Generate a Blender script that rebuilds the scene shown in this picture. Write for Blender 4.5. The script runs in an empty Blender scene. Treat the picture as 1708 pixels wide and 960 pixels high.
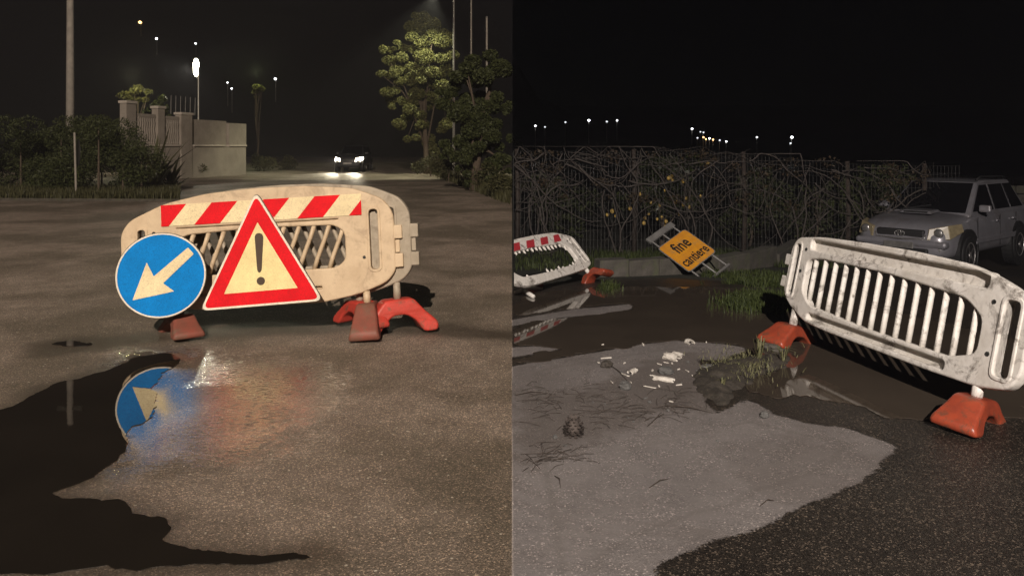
import bpy, bmesh, math, random
import numpy as np
from mathutils import Vector, Matrix, noise as mnoise

random.seed(7)
R = math.radians
scene = bpy.context.scene
COL = scene.collection

# ------------------------------------------------------------------ camera, world, lights, exposure
F = 1300.0          # focal length in pixels of the 1708 px wide picture
HC = 1.5            # eye height
HY = 246.0          # horizon row
cam_d = bpy.data.cameras.new('camera')
cam = bpy.data.objects.new('camera', cam_d)
COL.objects.link(cam)
cam.location = (0, 0, HC)
cam.rotation_euler = (R(90), 0, 0)
cam_d.sensor_width = 36
cam_d.lens = F / 1708 * 36
cam_d.shift_y = -(480 - HY) / 1708
cam_d.clip_end = 2000
scene.camera = cam

world = bpy.data.worlds.new('World')
scene.world = world
world.use_nodes = True
wn = world.node_tree
sky = wn.nodes.new('ShaderNodeTexSky')
sky.sky_type = 'NISHITA'
sky.sun_disc = False
sky.sun_elevation = R(25)
sky.sun_rotation = R(150)
wn.links.new(sky.outputs[0], wn.nodes['Background'].inputs[0])
wn.nodes['Background'].inputs[1].default_value = 0.00008

moon_d = bpy.data.lights.new('moon', 'SUN')
moon_d.energy = 0.004
moon_d.angle = R(0.5)
moon = bpy.data.objects.new('moon', moon_d)
COL.objects.link(moon)
moon.rotation_euler = (R(55), 0, R(-30))

LEFT_LAMP = (-0.0003, -38.0, 24.0)  # added lamps behind the viewer, left half and right half
RIGHT_LAMP = (0.0003, -8.0, 7.0)
LEFT_POWER = 138000
RIGHT_POWER = 15000
HAZE_DENSITY = 0.0011

scene.view_settings.view_transform = 'Standard'
scene.view_settings.look = 'None'
scene.view_settings.exposure = 0
scene.view_settings.gamma = 1
scene.view_settings.use_curve_mapping = False
scene.render.engine = 'CYCLES'
cy = scene.cycles
cy.use_denoising = True
cy.max_bounces = 5
cy.diffuse_bounces = 2
cy.glossy_bounces = 3
cy.transmission_bounces = 3
cy.volume_bounces = 0
cy.transparent_max_bounces = 6
cy.sample_clamp_indirect = 3
cy.caustics_reflective = False
cy.caustics_refractive = False


# ------------------------------------------------------------------ terrain and pixel helpers
def ss(x, a, b):
    t = np.clip((x - a) / (b - a), 0, 1)
    return t * t * (3 - 2 * t)


def zt(X, Y):
    X = np.asarray(X, float); Y = np.asarray(Y, float)
    d = -0.093 * np.clip(Y - 8.5, 0, 7.5) - 0.30 * ss(X, 3.5, 8) * ss(Y, 9, 14)
    return np.where(X > 0, d, 0.0)


def zs(X, Y):
    if X <= 0:
        return 0.0
    a = min(1, max(0, (X - 3.5) / 4.5)); b_ = min(1, max(0, (Y - 9) / 5))
    return -0.093 * min(7.5, max(0, Y - 8.5)) - 0.30 * a * a * (3 - 2 * a) * b_ * b_ * (3 - 2 * b_)


def hill_z(X, Y):
    s = 0.26 + (0.08 - 0.26) * ss(np.asarray(X, float), -25, 25)
    return np.clip(np.asarray(Y, float) - 118, 0, 400) * s - 0.6


def G(px, py):
    """point of the ground seen at a pixel"""
    Y = HC * F / (py - HY)
    if px > 854 and Y > 8.5:
        for _ in range(40):
            Y = 0.5 * Y + 0.5 * (HC - zs((px - 854) * Y / F, Y)) * F / (py - HY)
    X = (px - 854) * Y / F
    return Vector((X, Y, zs(X, Y)))


def P(px, py, Y):
    return Vector(((px - 854) * Y / F, Y, HC + (HY - py) * Y / F))


# ------------------------------------------------------------------ materials
def new_mat(name):
    m = bpy.data.materials.new(name)
    m.use_nodes = True
    nt = m.node_tree
    return m, nt, nt.nodes['Principled BSDF']


def N(nt, kind, **kw):
    n = nt.nodes.new(kind)
    for k, v in kw.items():
        setattr(n, k, v)
    return n


def ramp(nt, src, stops):
    r = N(nt, 'ShaderNodeValToRGB')
    els = r.color_ramp.elements
    while len(els) < len(stops):
        els.new(0.5)
    for e, (p, c) in zip(els, stops):
        e.position = p
        e.color = (*c, 1) if len(c) == 3 else c
    nt.links.new(src, r.inputs[0])
    return r.outputs[0]


def noise_tex(nt, scale, detail=4, rough=0.6, obj=False, vec=None, dist=0.0):
    n = N(nt, 'ShaderNodeTexNoise')
    n.inputs['Scale'].default_value = scale
    n.inputs['Detail'].default_value = detail
    n.inputs['Roughness'].default_value = rough
    n.inputs['Distortion'].default_value = dist
    if vec is None:
        tc = N(nt, 'ShaderNodeTexCoord')
        vec = tc.outputs['Object']
    nt.links.new(vec, n.inputs['Vector'])
    return n.outputs['Fac']


def mathn(nt, op, a, b=None, clamp=False):
    n = N(nt, 'ShaderNodeMath', operation=op)
    n.use_clamp = clamp
    for i, v in enumerate((a, b)):
        if v is None:
            continue
        if isinstance(v, (int, float)):
            n.inputs[i].default_value = v
        else:
            nt.links.new(v, n.inputs[i])
    return n.outputs[0]


def mix(nt, fac, a, b, blend='MIX'):
    n = N(nt, 'ShaderNodeMix', data_type='RGBA', blend_type=blend)
    for sock, v in ((n.inputs[0], fac), (n.inputs[6], a), (n.inputs[7], b)):
        if isinstance(v, (int, float)):
            sock.default_value = v
        elif isinstance(v, tuple):
            sock.default_value = (*v, 1)
        else:
            nt.links.new(v, sock)
    return n.outputs[2]


def maprange(nt, v, a, b, c=0.0, d=1.0, smooth=True):
    n = N(nt, 'ShaderNodeMapRange')
    n.interpolation_type = 'SMOOTHSTEP' if smooth else 'LINEAR'
    nt.links.new(v, n.inputs[0])
    for i, x in enumerate((a, b, c, d)):
        n.inputs[i + 1].default_value = x
    return n.outputs[0]


def bump(nt, bsdf, h, strength=0.3, dist=0.01):
    b = N(nt, 'ShaderNodeBump')
    b.inputs['Strength'].default_value = strength if isinstance(strength, (int, float)) else 1
    if not isinstance(strength, (int, float)):
        nt.links.new(strength, b.inputs['Strength'])
    b.inputs['Distance'].default_value = dist
    nt.links.new(h, b.inputs['Height'])
    nt.links.new(b.outputs[0], bsdf.inputs['Normal'])


def simple(name, c1, c2=None, scale=8, rough=0.6, bumps=0.0, bscale=None, metallic=0.0, spec=0.5, dirt=None, dscale=5, damt=0.6):
    m, nt, b = new_mat(name)
    c2 = c2 or tuple(x * 0.7 for x in c1)
    f = noise_tex(nt, scale, 6, 0.65)
    col = ramp(nt, f, [(0.32, c2), (0.68, c1)])
    if dirt:
        d = noise_tex(nt, dscale, 8, 0.75, dist=0.6)
        k = maprange(nt, d, 0.50, 0.66, 0, damt)
        col = mix(nt, k, col, dirt)
    nt.links.new(col, b.inputs['Base Color'])
    b.inputs['Roughness'].default_value = rough
    b.inputs['Metallic'].default_value = metallic
    b.inputs['Specular IOR Level'].default_value = spec
    if bumps:
        bump(nt, b, noise_tex(nt, bscale or scale * 4, 4), bumps, 0.01)
    return m


def emis(name, col, strength, sample=False):
    m, nt, b = new_mat(name)
    b.inputs['Base Color'].default_value = (0.02, 0.02, 0.02, 1)
    b.inputs['Emission Color'].default_value = (*col, 1)
    b.inputs['Emission Strength'].default_value = strength
    if not sample:
        m.cycles.emission_sampling = 'NONE'
    return m


M = {}
M['plastic_cream'] = simple('barrier_plastic_cream', (0.66, 0.53, 0.37), (0.52, 0.40, 0.27), 5, 0.5, 0.12, 30, dirt=(0.30, 0.22, 0.15), dscale=6, damt=0.5)
M['plastic_white'] = simple('barrier_plastic_white', (0.74, 0.70, 0.64), (0.53, 0.49, 0.43), 7, 0.55, 0.2, 40, dirt=(0.10, 0.08, 0.06), dscale=7, damt=0.85)
M['plastic_grey'] = simple('barrier_plastic_weathered', (0.42, 0.37, 0.30), (0.3, 0.26, 0.2), 6, 0.55, 0.15, 40, dirt=(0.16, 0.13, 0.1), dscale=6, damt=0.6)
M['foot_red'] = simple('foot_red', (0.62, 0.06, 0.045), (0.42, 0.05, 0.035), 8, 0.45, 0.15, 30, dirt=(0.18, 0.08, 0.055), dscale=9, damt=0.8)
M['foot_dirty'] = simple('foot_red_muddy', (0.26, 0.07, 0.05), (0.17, 0.07, 0.05), 9, 0.6, 0.2, 30, dirt=(0.16, 0.10, 0.07), dscale=6, damt=0.9)
M['foot_orange'] = simple('foot_orange', (0.34, 0.055, 0.022), (0.19, 0.035, 0.018), 8, 0.4, 0.15, 30, dirt=(0.09, 0.05, 0.03), dscale=9, damt=0.85)


def sheeting(name, c, dirt, damt=0.35, cell=True):
    """retroreflective sheeting: honeycomb relief, scuffs"""
    m, nt, b = new_mat(name)
    tc = N(nt, 'ShaderNodeTexCoord')
    f = noise_tex(nt, 38, 8, 0.85, vec=tc.outputs['Object'], dist=2.5)
    k = maprange(nt, f, 0.51, 0.56, 0, damt * 1.3)
    g = noise_tex(nt, 5, 4, 0.6, vec=tc.outputs['Object'])
    c2 = tuple(min(1, x * 1.12) for x in c)
    c1 = tuple(x * 0.85 for x in c)
    col = ramp(nt, g, [(0.3, c1), (0.7, c2)])
    col = mix(nt, k, col, dirt)
    w = N(nt, 'ShaderNodeTexWave', wave_type='BANDS', bands_direction='Z')
    w.inputs['Scale'].default_value = 42
    nt.links.new(tc.outputs['Object'], w.inputs['Vector'])
    kk = maprange(nt, w.outputs['Fac'], 0.0, 0.45, 0.74, 1.0)
    mul = N(nt, 'ShaderNodeMix', data_type='RGBA', blend_type='MULTIPLY')
    mul.inputs[0].default_value = 1
    nt.links.new(col, mul.inputs[6]); nt.links.new(kk, mul.inputs[7])
    nt.links.new(mul.outputs[2], b.inputs['Base Color'])
    b.inputs['Roughness'].default_value = 0.75
    b.inputs['Specular IOR Level'].default_value = 0.15
    v = N(nt, 'ShaderNodeTexVoronoi')
    v.inputs['Scale'].default_value = 160
    nt.links.new(tc.outputs['Object'], v.inputs['Vector'])
    bump(nt, b, v.outputs['Distance'], 0.12, 0.002)
    return m


M['sheet_white'] = sheeting('sheeting_cream', (0.92, 0.78, 0.50), (0.42, 0.33, 0.2))
M['sheet_yellow'] = sheeting('sheeting_pale_yellow', (0.95, 0.80, 0.42), (0.6, 0.45, 0.22), 0.3)
M['sheet_edge'] = sheeting('sheeting_white_edge', (0.9, 0.84, 0.72), (0.4, 0.35, 0.3))
M['sheet_red'] = sheeting('sheeting_red', (0.80, 0.012, 0.022), (0.4, 0.02, 0.02), 0.4)
M['sheet_blue'] = sheeting('sheeting_blue', (0.002, 0.24, 0.72), (0.005, 0.13, 0.42), 0.45)
M['sheet_orange'] = simple('sheeting_orange', (0.60, 0.26, 0.012), (0.45, 0.18, 0.02), 9, 0.4, 0.1, 30, dirt=(0.30, 0.19, 0.08), dscale=7, damt=0.6)
M['red_old'] = simple('old_red_sheeting', (0.42, 0.03, 0.04), (0.3, 0.03, 0.035), 10, 0.5)
M['ink'] = simple('black_ink', (0.02, 0.016, 0.012), None, 10, 0.5)
M['mark_dark'] = simple('dark_mark', (0.07, 0.045, 0.025), (0.05, 0.03, 0.02), 10, 0.5)
M['zinc'] = simple('zinc_plated_steel', (0.33, 0.32, 0.30), (0.2, 0.19, 0.18), 12, 0.45, 0.1, 50, metallic=0.6)
M['back_metal'] = simple('sign_back_metal', (0.16, 0.14, 0.12), None, 8, 0.5, metallic=0.4)
M['concrete'] = simple('pole_concrete', (0.34, 0.31, 0.27), (0.22, 0.2, 0.18), 5, 0.85, 0.2, 30)
M['plaster'] = simple('wall_plaster', (0.34, 0.30, 0.26), (0.25, 0.22, 0.19), 1.2, 0.85, 0.1, 12, dirt=(0.22, 0.19, 0.16), dscale=0.8, damt=0.6)
M['coping'] = simple('wall_coping', (0.55, 0.49, 0.43), (0.4, 0.36, 0.32), 2, 0.7)
M['dark_metal'] = simple('dark_metal', (0.05, 0.05, 0.048), None, 8, 0.5, metallic=0.5)
M['kerb'] = simple('kerb_concrete', (0.09, 0.08, 0.066), (0.042, 0.038, 0.03), 7, 0.9, 0.35, 25, dirt=(0.07, 0.075, 0.04), dscale=4, damt=0.8)
M['vine'] = simple('vine_bark', (0.085, 0.07, 0.06), (0.033, 0.028, 0.023), 18, 0.8, 0.3, 60)
M['wood'] = simple('post_wood', (0.05, 0.035, 0.025), (0.022, 0.016, 0.011), 9, 0.85, 0.3, 40)
M['wire'] = simple('wire_rusty', (0.10, 0.10, 0.09), (0.06, 0.055, 0.05), 9, 0.6, metallic=0.3)
M['fruit'] = simple('lemon_skin', (0.55, 0.37, 0.09), (0.4, 0.26, 0.06), 20, 0.45, 0.2, 90)
M['stone'] = simple('grey_stone', (0.12, 0.115, 0.105), (0.06, 0.057, 0.052), 25, 0.9, 0.5, 60)
M['scrap'] = simple('bleached_scrap', (0.60, 0.56, 0.49), (0.36, 0.32, 0.27), 20, 0.7)
M['cone'] = simple('pine_cone_scale', (0.03, 0.022, 0.018), (0.08, 0.062, 0.05), 60, 0.85)
M['needle'] = simple('dry_needles', (0.05, 0.036, 0.026), (0.03, 0.022, 0.016), 20, 0.9)
M['soil'] = simple('wet_soil', (0.045, 0.036, 0.026), (0.022, 0.018, 0.013), 30, 0.75, 0.8, 60)
M['straw'] = simple('dry_straw_grass', (0.15, 0.135, 0.06), (0.07, 0.075, 0.03), 30, 0.7)


def leafmat(name, c1, c2, rough=0.6):
    m, nt, b = new_mat(name)
    g = N(nt, 'ShaderNodeNewGeometry')
    col = ramp(nt, g.outputs['Random Per Island'], [(0.0, c2), (1.0, c1)])
    nt.links.new(col, b.inputs['Base Color'])
    b.inputs['Roughness'].default_value = rough
    b.inputs['Specular IOR Level'].default_value = 0.25
    return m


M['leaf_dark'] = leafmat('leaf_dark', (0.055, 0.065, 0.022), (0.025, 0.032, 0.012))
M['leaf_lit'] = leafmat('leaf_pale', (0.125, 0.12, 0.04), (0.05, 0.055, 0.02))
M['leaf_olive'] = leafmat('leaf_olive', (0.07, 0.068, 0.03), (0.035, 0.036, 0.016))
M['leaf_citrus'] = leafmat('leaf_citrus', (0.04, 0.05, 0.014), (0.012, 0.016, 0.006), 0.4)
M['leaf_dead'] = leafmat('leaf_dead', (0.075, 0.052, 0.03), (0.025, 0.02, 0.012))
M['grass'] = leafmat('grass_blade', (0.055, 0.07, 0.016), (0.018, 0.026, 0.008))
M['bark'] = simple('tree_bark', (0.10, 0.075, 0.055), None, 14, 0.9, 0.4, 30)


def water_mat(name, col, ior, rough):
    m, nt, b = new_mat(name)
    f = noise_tex(nt, 1.6, 5, 0.6)
    c = ramp(nt, f, [(0.35, tuple(x * 0.75 for x in col)), (0.7, col)])
    nt.links.new(c, b.inputs['Base Color'])
    b.inputs['IOR'].default_value = ior
    b.inputs['Roughness'].default_value = rough
    bump(nt, b, noise_tex(nt, 9, 2), 0.03, 0.004)
    return m


M['water'] = water_mat('puddle_water', (0.022, 0.018, 0.014), 2.3, 0.02)
M['mud_water'] = water_mat('muddy_water', (0.060, 0.047, 0.035), 1.34, 0.03)


def attr(nt, name):
    a = N(nt, 'ShaderNodeAttribute')
    a.attribute_name = name
    return a.outputs['Fac']


def asphalt_left():
    m, nt, b = new_mat('wet_asphalt')
    tc = N(nt, 'ShaderNodeTexCoord')
    V = tc.outputs['Object']
    big = noise_tex(nt, 0.5, 5, 0.6, vec=V)
    mid = noise_tex(nt, 3.0, 6, 0.7, vec=V, dist=0.4)
    fine = noise_tex(nt, 70, 4, 0.7, vec=V)
    base = ramp(nt, mid, [(0.3, (0.215, 0.178, 0.15)), (0.7, (0.36, 0.306, 0.262))])
    base = mix(nt, maprange(nt, big, 0.4, 0.60, 0, 0.75), base, (0.125, 0.108, 0.083))
    vor = N(nt, 'ShaderNodeTexVoronoi')
    vor.inputs['Scale'].default_value = 190
    nt.links.new(V, vor.inputs['Vector'])
    sep = N(nt, 'ShaderNodeSeparateColor')
    nt.links.new(vor.outputs['Color'], sep.inputs[0])
    stone = ramp(nt, sep.outputs[0], [(0.0, (0.4, 0.4, 0.4)), (0.55, (0.8, 0.8, 0.8)), (0.85, (1.15, 1.12, 1.1)), (0.97, (2.6, 2.4, 2.2))])
    base = mix(nt, 0.85, base, stone, 'MULTIPLY')
    # scattered white grit
    vg = N(nt, 'ShaderNodeTexVoronoi')
    vg.inputs['Scale'].default_value = 22
    nt.links.new(V, vg.inputs['Vector'])
    grit = mathn(nt, 'LESS_THAN', vg.outputs['Distance'], 0.13)
    sg = N(nt, 'ShaderNodeSeparateColor'); nt.links.new(vg.outputs['Color'], sg.inputs[0])
    grit = mathn(nt, 'MULTIPLY', grit, mathn(nt, 'GREATER_THAN', sg.outputs[1], 0.62))
    base = mix(nt, grit, base, (0.6, 0.55, 0.47))
    edge = mathn(nt, 'ADD', attr(nt, 'sd_wet'), mathn(nt, 'MULTIPLY', mathn(nt, 'SUBTRACT', mid, 0.5), 0.9))
    wet = maprange(nt, edge, -0.30, 0.45)                    # 1 well inside the wet film
    mp = N(nt, 'ShaderNodeMapping')
    mp.inputs['Scale'].default_value = (0.55, 1.7, 1)
    nt.links.new(V, mp.inputs['Vector'])
    gl = noise_tex(nt, 30, 4, 0.7, vec=mp.outputs[0])
    near = maprange(nt, attr(nt, 'sd_pud_bands0'), -0.34, 0.0)     # water thickens towards the puddle
    film = mathn(nt, 'MULTIPLY', maprange(nt, wet, 0.0, 0.5), maprange(nt, mathn(nt, 'ADD', mathn(nt, 'ADD', gl, mathn(nt, 'MULTIPLY', wet, 0.16)), mathn(nt, 'MULTIPLY', near, 0.22)), 0.56, 0.63))
    damp_dark = maprange(nt, mathn(nt, 'ADD', attr(nt, 'sd_pud_bands'), mathn(nt, 'MULTIPLY', mathn(nt, 'SUBTRACT', mid, 0.5), 0.4)), -0.22, 0.03)  # damp puddle rim plus the dark bands on the road
    base = mix(nt, mathn(nt, 'MULTIPLY', mathn(nt, 'MULTIPLY', damp_dark, 0.75), mathn(nt, 'SUBTRACT', 1.0, wet)), base, (0.05, 0.04, 0.03))
    nt.links.new(base, b.inputs['Base Color'])
    rg = mathn(nt, 'SUBTRACT', mathn(nt, 'SUBTRACT', 0.62, mathn(nt, 'MULTIPLY', damp_dark, 0.2)), mathn(nt, 'MULTIPLY', film, mathn(nt, 'ADD', 0.47, mathn(nt, 'MULTIPLY', near, 0.09))))
    rg = mathn(nt, 'MAXIMUM', rg, 0.03)
    nt.links.new(rg, b.inputs['Roughness'])
    nt.links.new(mathn(nt, 'ADD', 1.35, mathn(nt, 'MULTIPLY', film, 1.7)), b.inputs['IOR'])
    h = mathn(nt, 'ADD', mathn(nt, 'MULTIPLY', vor.outputs['Distance'], 0.6), fine)
    bump(nt, b, h, mathn(nt, 'SUBTRACT', 0.65, mathn(nt, 'MULTIPLY', film, mathn(nt, 'ADD', 0.47, mathn(nt, 'MULTIPLY', near, 0.16)))), 0.006)
    return m


def asphalt_right():
    m, nt, b = new_mat('patched_asphalt')
    tc = N(nt, 'ShaderNodeTexCoord')
    V = tc.outputs['Object']
    mid = noise_tex(nt, 2.2, 6, 0.7, vec=V, dist=0.4)
    fine = noise_tex(nt, 90, 4, 0.7, vec=V)
    n8 = noise_tex(nt, 7, 5, 0.7, vec=V)
    vor = N(nt, 'ShaderNodeTexVoronoi')
    vor.inputs['Scale'].default_value = 165
    nt.links.new(V, vor.inputs['Vector'])
    sep = N(nt, 'ShaderNodeSeparateColor')
    nt.links.new(vor.outputs['Color'], sep.inputs[0])
    wetc = ramp(nt, mid, [(0.3, (0.017, 0.0135, 0.0105)), (0.7, (0.030, 0.0245, 0.019))])
    st1 = ramp(nt, sep.outputs[0], [(0.0, (0.35, 0.35, 0.35)), (0.6, (0.8, 0.8, 0.8)), (0.88, (1.5, 1.45, 1.4)), (0.97, (6, 5.7, 5.4))])
    wetc = mix(nt, 0.9, wetc, st1, 'MULTIPLY')
    dryc = ramp(nt, mid, [(0.3, (0.132, 0.116, 0.107)), (0.7, (0.178, 0.158, 0.146))])
    st2 = ramp(nt, sep.outputs[0], [(0.0, (0.62, 0.62, 0.62)), (0.6, (0.95, 0.95, 0.95)), (0.9, (1.15, 1.15, 1.13)), (0.97, (2.6, 2.5, 2.45))])
    n1 = noise_tex(nt, 0.9, 6, 0.7, vec=V, dist=0.8)
    dryc = mix(nt, maprange(nt, n1, 0.46, 0.62, 0, 0.45), dryc, (0.10, 0.083, 0.072))
    band = maprange(nt, n8, 0.40, 0.60, 0.15, 0.85)
    dryc = mix(nt, band, dryc, mix(nt, 1.0, dryc, st2, 'MULTIPLY'))
    soil = maprange(nt, mathn(nt, 'ADD', attr(nt, 'sd_soil'), mathn(nt, 'MULTIPLY', mathn(nt, 'SUBTRACT', n8, 0.5), 0.55)), -0.08, 0.10, 0, 0.5)
    dryc = mix(nt, soil, dryc, (0.060, 0.045, 0.034))
    j = mathn(nt, 'ADD', mathn(nt, 'MULTIPLY', mathn(nt, 'SUBTRACT', n8, 0.5), 0.13), mathn(nt, 'MULTIPLY', mathn(nt, 'SUBTRACT', fine, 0.5), 0.06))
    dry = maprange(nt, mathn(nt, 'ADD', attr(nt, 'sd_dry'), j), -0.006, 0.012)
    # tide line inside the dry patch
    tl = mathn(nt, 'ABSOLUTE', mathn(nt, 'ADD', mathn(nt, 'SUBTRACT', attr(nt, 'sd_dry'), 0.20), mathn(nt, 'MULTIPLY', mathn(nt, 'SUBTRACT', mid, 0.5), 0.14)))
    tl = maprange(nt, tl, 0.0, 0.03, 0.28, 0.0)
    dryc = mix(nt, tl, dryc, (0.09, 0.078, 0.066))
    grass = maprange(nt, mathn(nt, 'ADD', attr(nt, 'sd_verge'), mathn(nt, 'MULTIPLY', mathn(nt, 'SUBTRACT', mid, 0.5), 0.8)), -0.1, 0.15)
    col = mix(nt, dry, wetc, dryc)
    col = mix(nt, grass, col, (0.022, 0.022, 0.012))
    nt.links.new(col, b.inputs['Base Color'])
    nt.links.new(mathn(nt, 'ADD', 0.45, mathn(nt, 'MULTIPLY', mathn(nt, 'MAXIMUM', dry, grass), 0.45)), b.inputs['Roughness'])
    b.inputs['Specular IOR Level'].default_value = 0.4
    h = mathn(nt, 'ADD', mathn(nt, 'MULTIPLY', vor.outputs['Distance'], 0.6), fine)
    bump(nt, b, h, 0.55, 0.005)
    return m


M['asphalt_left'] = asphalt_left()
M['asphalt_right'] = asphalt_right()
M['hill'] = simple('hill_scrub', (0.02, 0.02, 0.012), None, 0.05, 1.0)

# ------------------------------------------------------------------ mesh helpers


def link(o, parent=None):
    COL.objects.link(o)
    if parent:
        o.parent = parent
    return o


def tag(o, label=None, cat=None, group=None, kind=None):
    if label: o['label'] = label
    if cat: o['category'] = cat
    if group: o['group'] = group
    if kind: o['kind'] = kind
    return o


def empty(name, loc=(0, 0, 0), rz=0.0, mat=None):
    o = bpy.data.objects.new(name, None)
    o.empty_display_size = 0.1
    link(o)
    if mat is not None:
        o.matrix_world = mat
    else:
        o.location = loc
        o.rotation_euler = (0, 0, rz)
    return o


class MB:
    def __init__(s):
        s.v = []; s.f = []

    def add(s, vs, fs, mtx=None):
        k = len(s.v)
        for p in vs:
            p = Vector(p)
            if mtx is not None:
                p = mtx @ p
            s.v.append(tuple(p))
        for f in fs:
            s.f.append(tuple(i + k for i in f))
        return s

    def box(s, x0, x1, y0, y1, z0, z1, mtx=None, taper=1.0):
        cx, cy_ = (x0 + x1) / 2, (y0 + y1) / 2
        vs = [(x0, y0, z0), (x1, y0, z0), (x1, y1, z0), (x0, y1, z0)]
        vs += [(cx + (x - cx) * taper, cy_ + (y - cy_) * taper, z1) for x, y, _ in vs[:4]]
        return s.add(vs, [(3, 2, 1, 0), (4, 5, 6, 7), (0, 1, 5, 4), (1, 2, 6, 5), (2, 3, 7, 6), (3, 0, 4, 7)], mtx)

    def tube(s, pts, rad, n=6, caps=True, mtx=None):
        pts = [Vector(p) for p in pts]
        if isinstance(rad, (int, float)):
            rad = [rad] * len(pts)
        vs = []; fs = []
        up = None
        for i, p in enumerate(pts):
            a = pts[max(0, i - 1)]; c = pts[min(len(pts) - 1, i + 1)]
            t = (c - a)
            t = t.normalized() if t.length > 1e-9 else Vector((0, 0, 1))
            if up is None:
                up = Vector((0, 0, 1)) if abs(t.z) < 0.9 else Vector((1, 0, 0))
            u = t.cross(up)
            if u.length < 1e-6:
                u = t.cross(Vector((0, 1, 0.3)))
            u.normalize()
            w = u.cross(t).normalized()
            up = w
            for k in range(n):
                an = 2 * math.pi * k / n
                vs.append(p + (u * math.cos(an) + w * math.sin(an)) * rad[i])
        for i in range(len(pts) - 1):
            for k in range(n):
                a = i * n + k; b_ = i * n + (k + 1) % n
                fs.append((a, b_, b_ + n, a + n))
        if caps:
            fs.append(tuple(reversed(range(n))))
            fs.append(tuple((len(pts) - 1) * n + k for k in range(n)))
        return s.add(vs, fs, mtx)

    def lathe(s, prof, n=16, mtx=None):
        """profile of (r, z)"""
        vs = []; fs = []
        for r, z in prof:
            for k in range(n):
                an = 2 * math.pi * k / n
                vs.append((r * math.cos(an), r * math.sin(an), z))
        for i in range(len(prof) - 1):
            for k in range(n):
                a = i * n + k; b_ = i * n + (k + 1) % n
                fs.append((a, b_, b_ + n, a + n))
        fs.append(tuple(reversed(range(n))))
        fs.append(tuple((len(prof) - 1) * n + k for k in range(n)))
        return s.add(vs, fs, mtx)

    def build(s, name, mat, parent=None, smooth=False, bevel=0.0, subsurf=0, mtx=None):
        me = bpy.data.meshes.new(name)
        me.from_pydata(s.v, [], s.f)
        return finish(name, me, mat, parent, smooth, bevel, subsurf, mtx)


def finish(name, me, mat, parent=None, smooth=False, bevel=0.0, subsurf=0, mtx=None):
    me.update()
    if mat:
        me.materials.append(M[mat] if isinstance(mat, str) else mat)
    o = bpy.data.objects.new(name, me)
    link(o, parent)
    if mtx is not None:
        o.matrix_local = mtx
    if smooth:
        me.polygons.foreach_set('use_smooth', [True] * len(me.polygons))
    if bevel:
        md = o.modifiers.new('bevel', 'BEVEL')
        md.width = bevel; md.segments = 2; md.limit_method = 'ANGLE'
    if subsurf:
        md = o.modifiers.new('sub', 'SUBSURF')
        md.levels = subsurf; md.render_levels = subsurf
    return o


def round_poly(pts, r, seg=5):
    out = []
    n = len(pts)
    for i in range(n):
        p = Vector(pts[i]); a = Vector(pts[i - 1]); c = Vector(pts[(i + 1) % n])
        rr = r[i] if isinstance(r, (list, tuple)) else r
        d1 = (a - p); d2 = (c - p)
        l = min(rr, d1.length * 0.45, d2.length * 0.45)
        if l < 1e-5:
            out.append(tuple(p)); continue
        s_ = p + d1.normalized() * l; e = p + d2.normalized() * l
        for k in range(seg + 1):
            t = k / seg
            q = s_ * (1 - t) ** 2 + p * 2 * t * (1 - t) + e * t * t
            out.append((q.x, q.y))
    return out


def plate_mesh(loops, half, bev=0.0, bres=2):
    """2D loops (outer first, holes after) in (u, v) -> mesh standing in the XZ plane, thickness along Y"""
    cu = bpy.data.curves.new('tmp', 'CURVE')
    cu.dimensions = '2D'
    cu.fill_mode = 'BOTH'
    cu.extrude = max(half - bev, 0.0005)
    cu.bevel_depth = bev
    cu.bevel_resolution = bres
    cu.offset = -bev
    for lp in loops:
        sp = cu.splines.new('POLY')
        sp.points.add(len(lp) - 1)
        for q, p in zip(sp.points, lp):
            q.co = (p[0], p[1], 0, 1)
        sp.use_cyclic_u = True
    o = bpy.data.objects.new('tmp', cu)
    me = bpy.data.meshes.new_from_object(o)
    bpy.data.objects.remove(o)
    bpy.data.curves.remove(cu)
    me.materials.clear()
    co = np.empty(len(me.vertices) * 3)
    me.vertices.foreach_get('co', co)
    co = co.reshape(-1, 3)
    co = np.stack([co[:, 0], -co[:, 2], co[:, 1]], 1)
    me.vertices.foreach_set('co', co.ravel())
    me.update()
    return me


def plate(name, loops, y, half, mat, parent=None, bev=0.0, mtx=None, smooth=False):
    me = plate_mesh(loops, half, bev)
    o = finish(name, me, mat, parent, smooth)
    if mtx is not None:
        o.matrix_local = mtx
    o.location = o.location + Vector((0, y, 0))
    return o


def text_mesh(txt, size, half=0.001):
    cu = bpy.data.curves.new('tmp', 'FONT')
    cu.body = txt
    cu.size = size
    cu.align_x = 'CENTER'
    cu.align_y = 'CENTER'
    cu.extrude = half
    cu.offset = size * 0.018
    cu.resolution_u = 3
    o = bpy.data.objects.new('tmp', cu)
    me = bpy.data.meshes.new_from_object(o)
    bpy.data.objects.remove(o)
    me.materials.clear()
    co = np.empty(len(me.vertices) * 3)
    me.vertices.foreach_get('co', co)
    co = co.reshape(-1, 3)
    co = np.stack([co[:, 0], -co[:, 2], co[:, 1]], 1)
    me.vertices.foreach_set('co', co.ravel())
    return me


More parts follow.
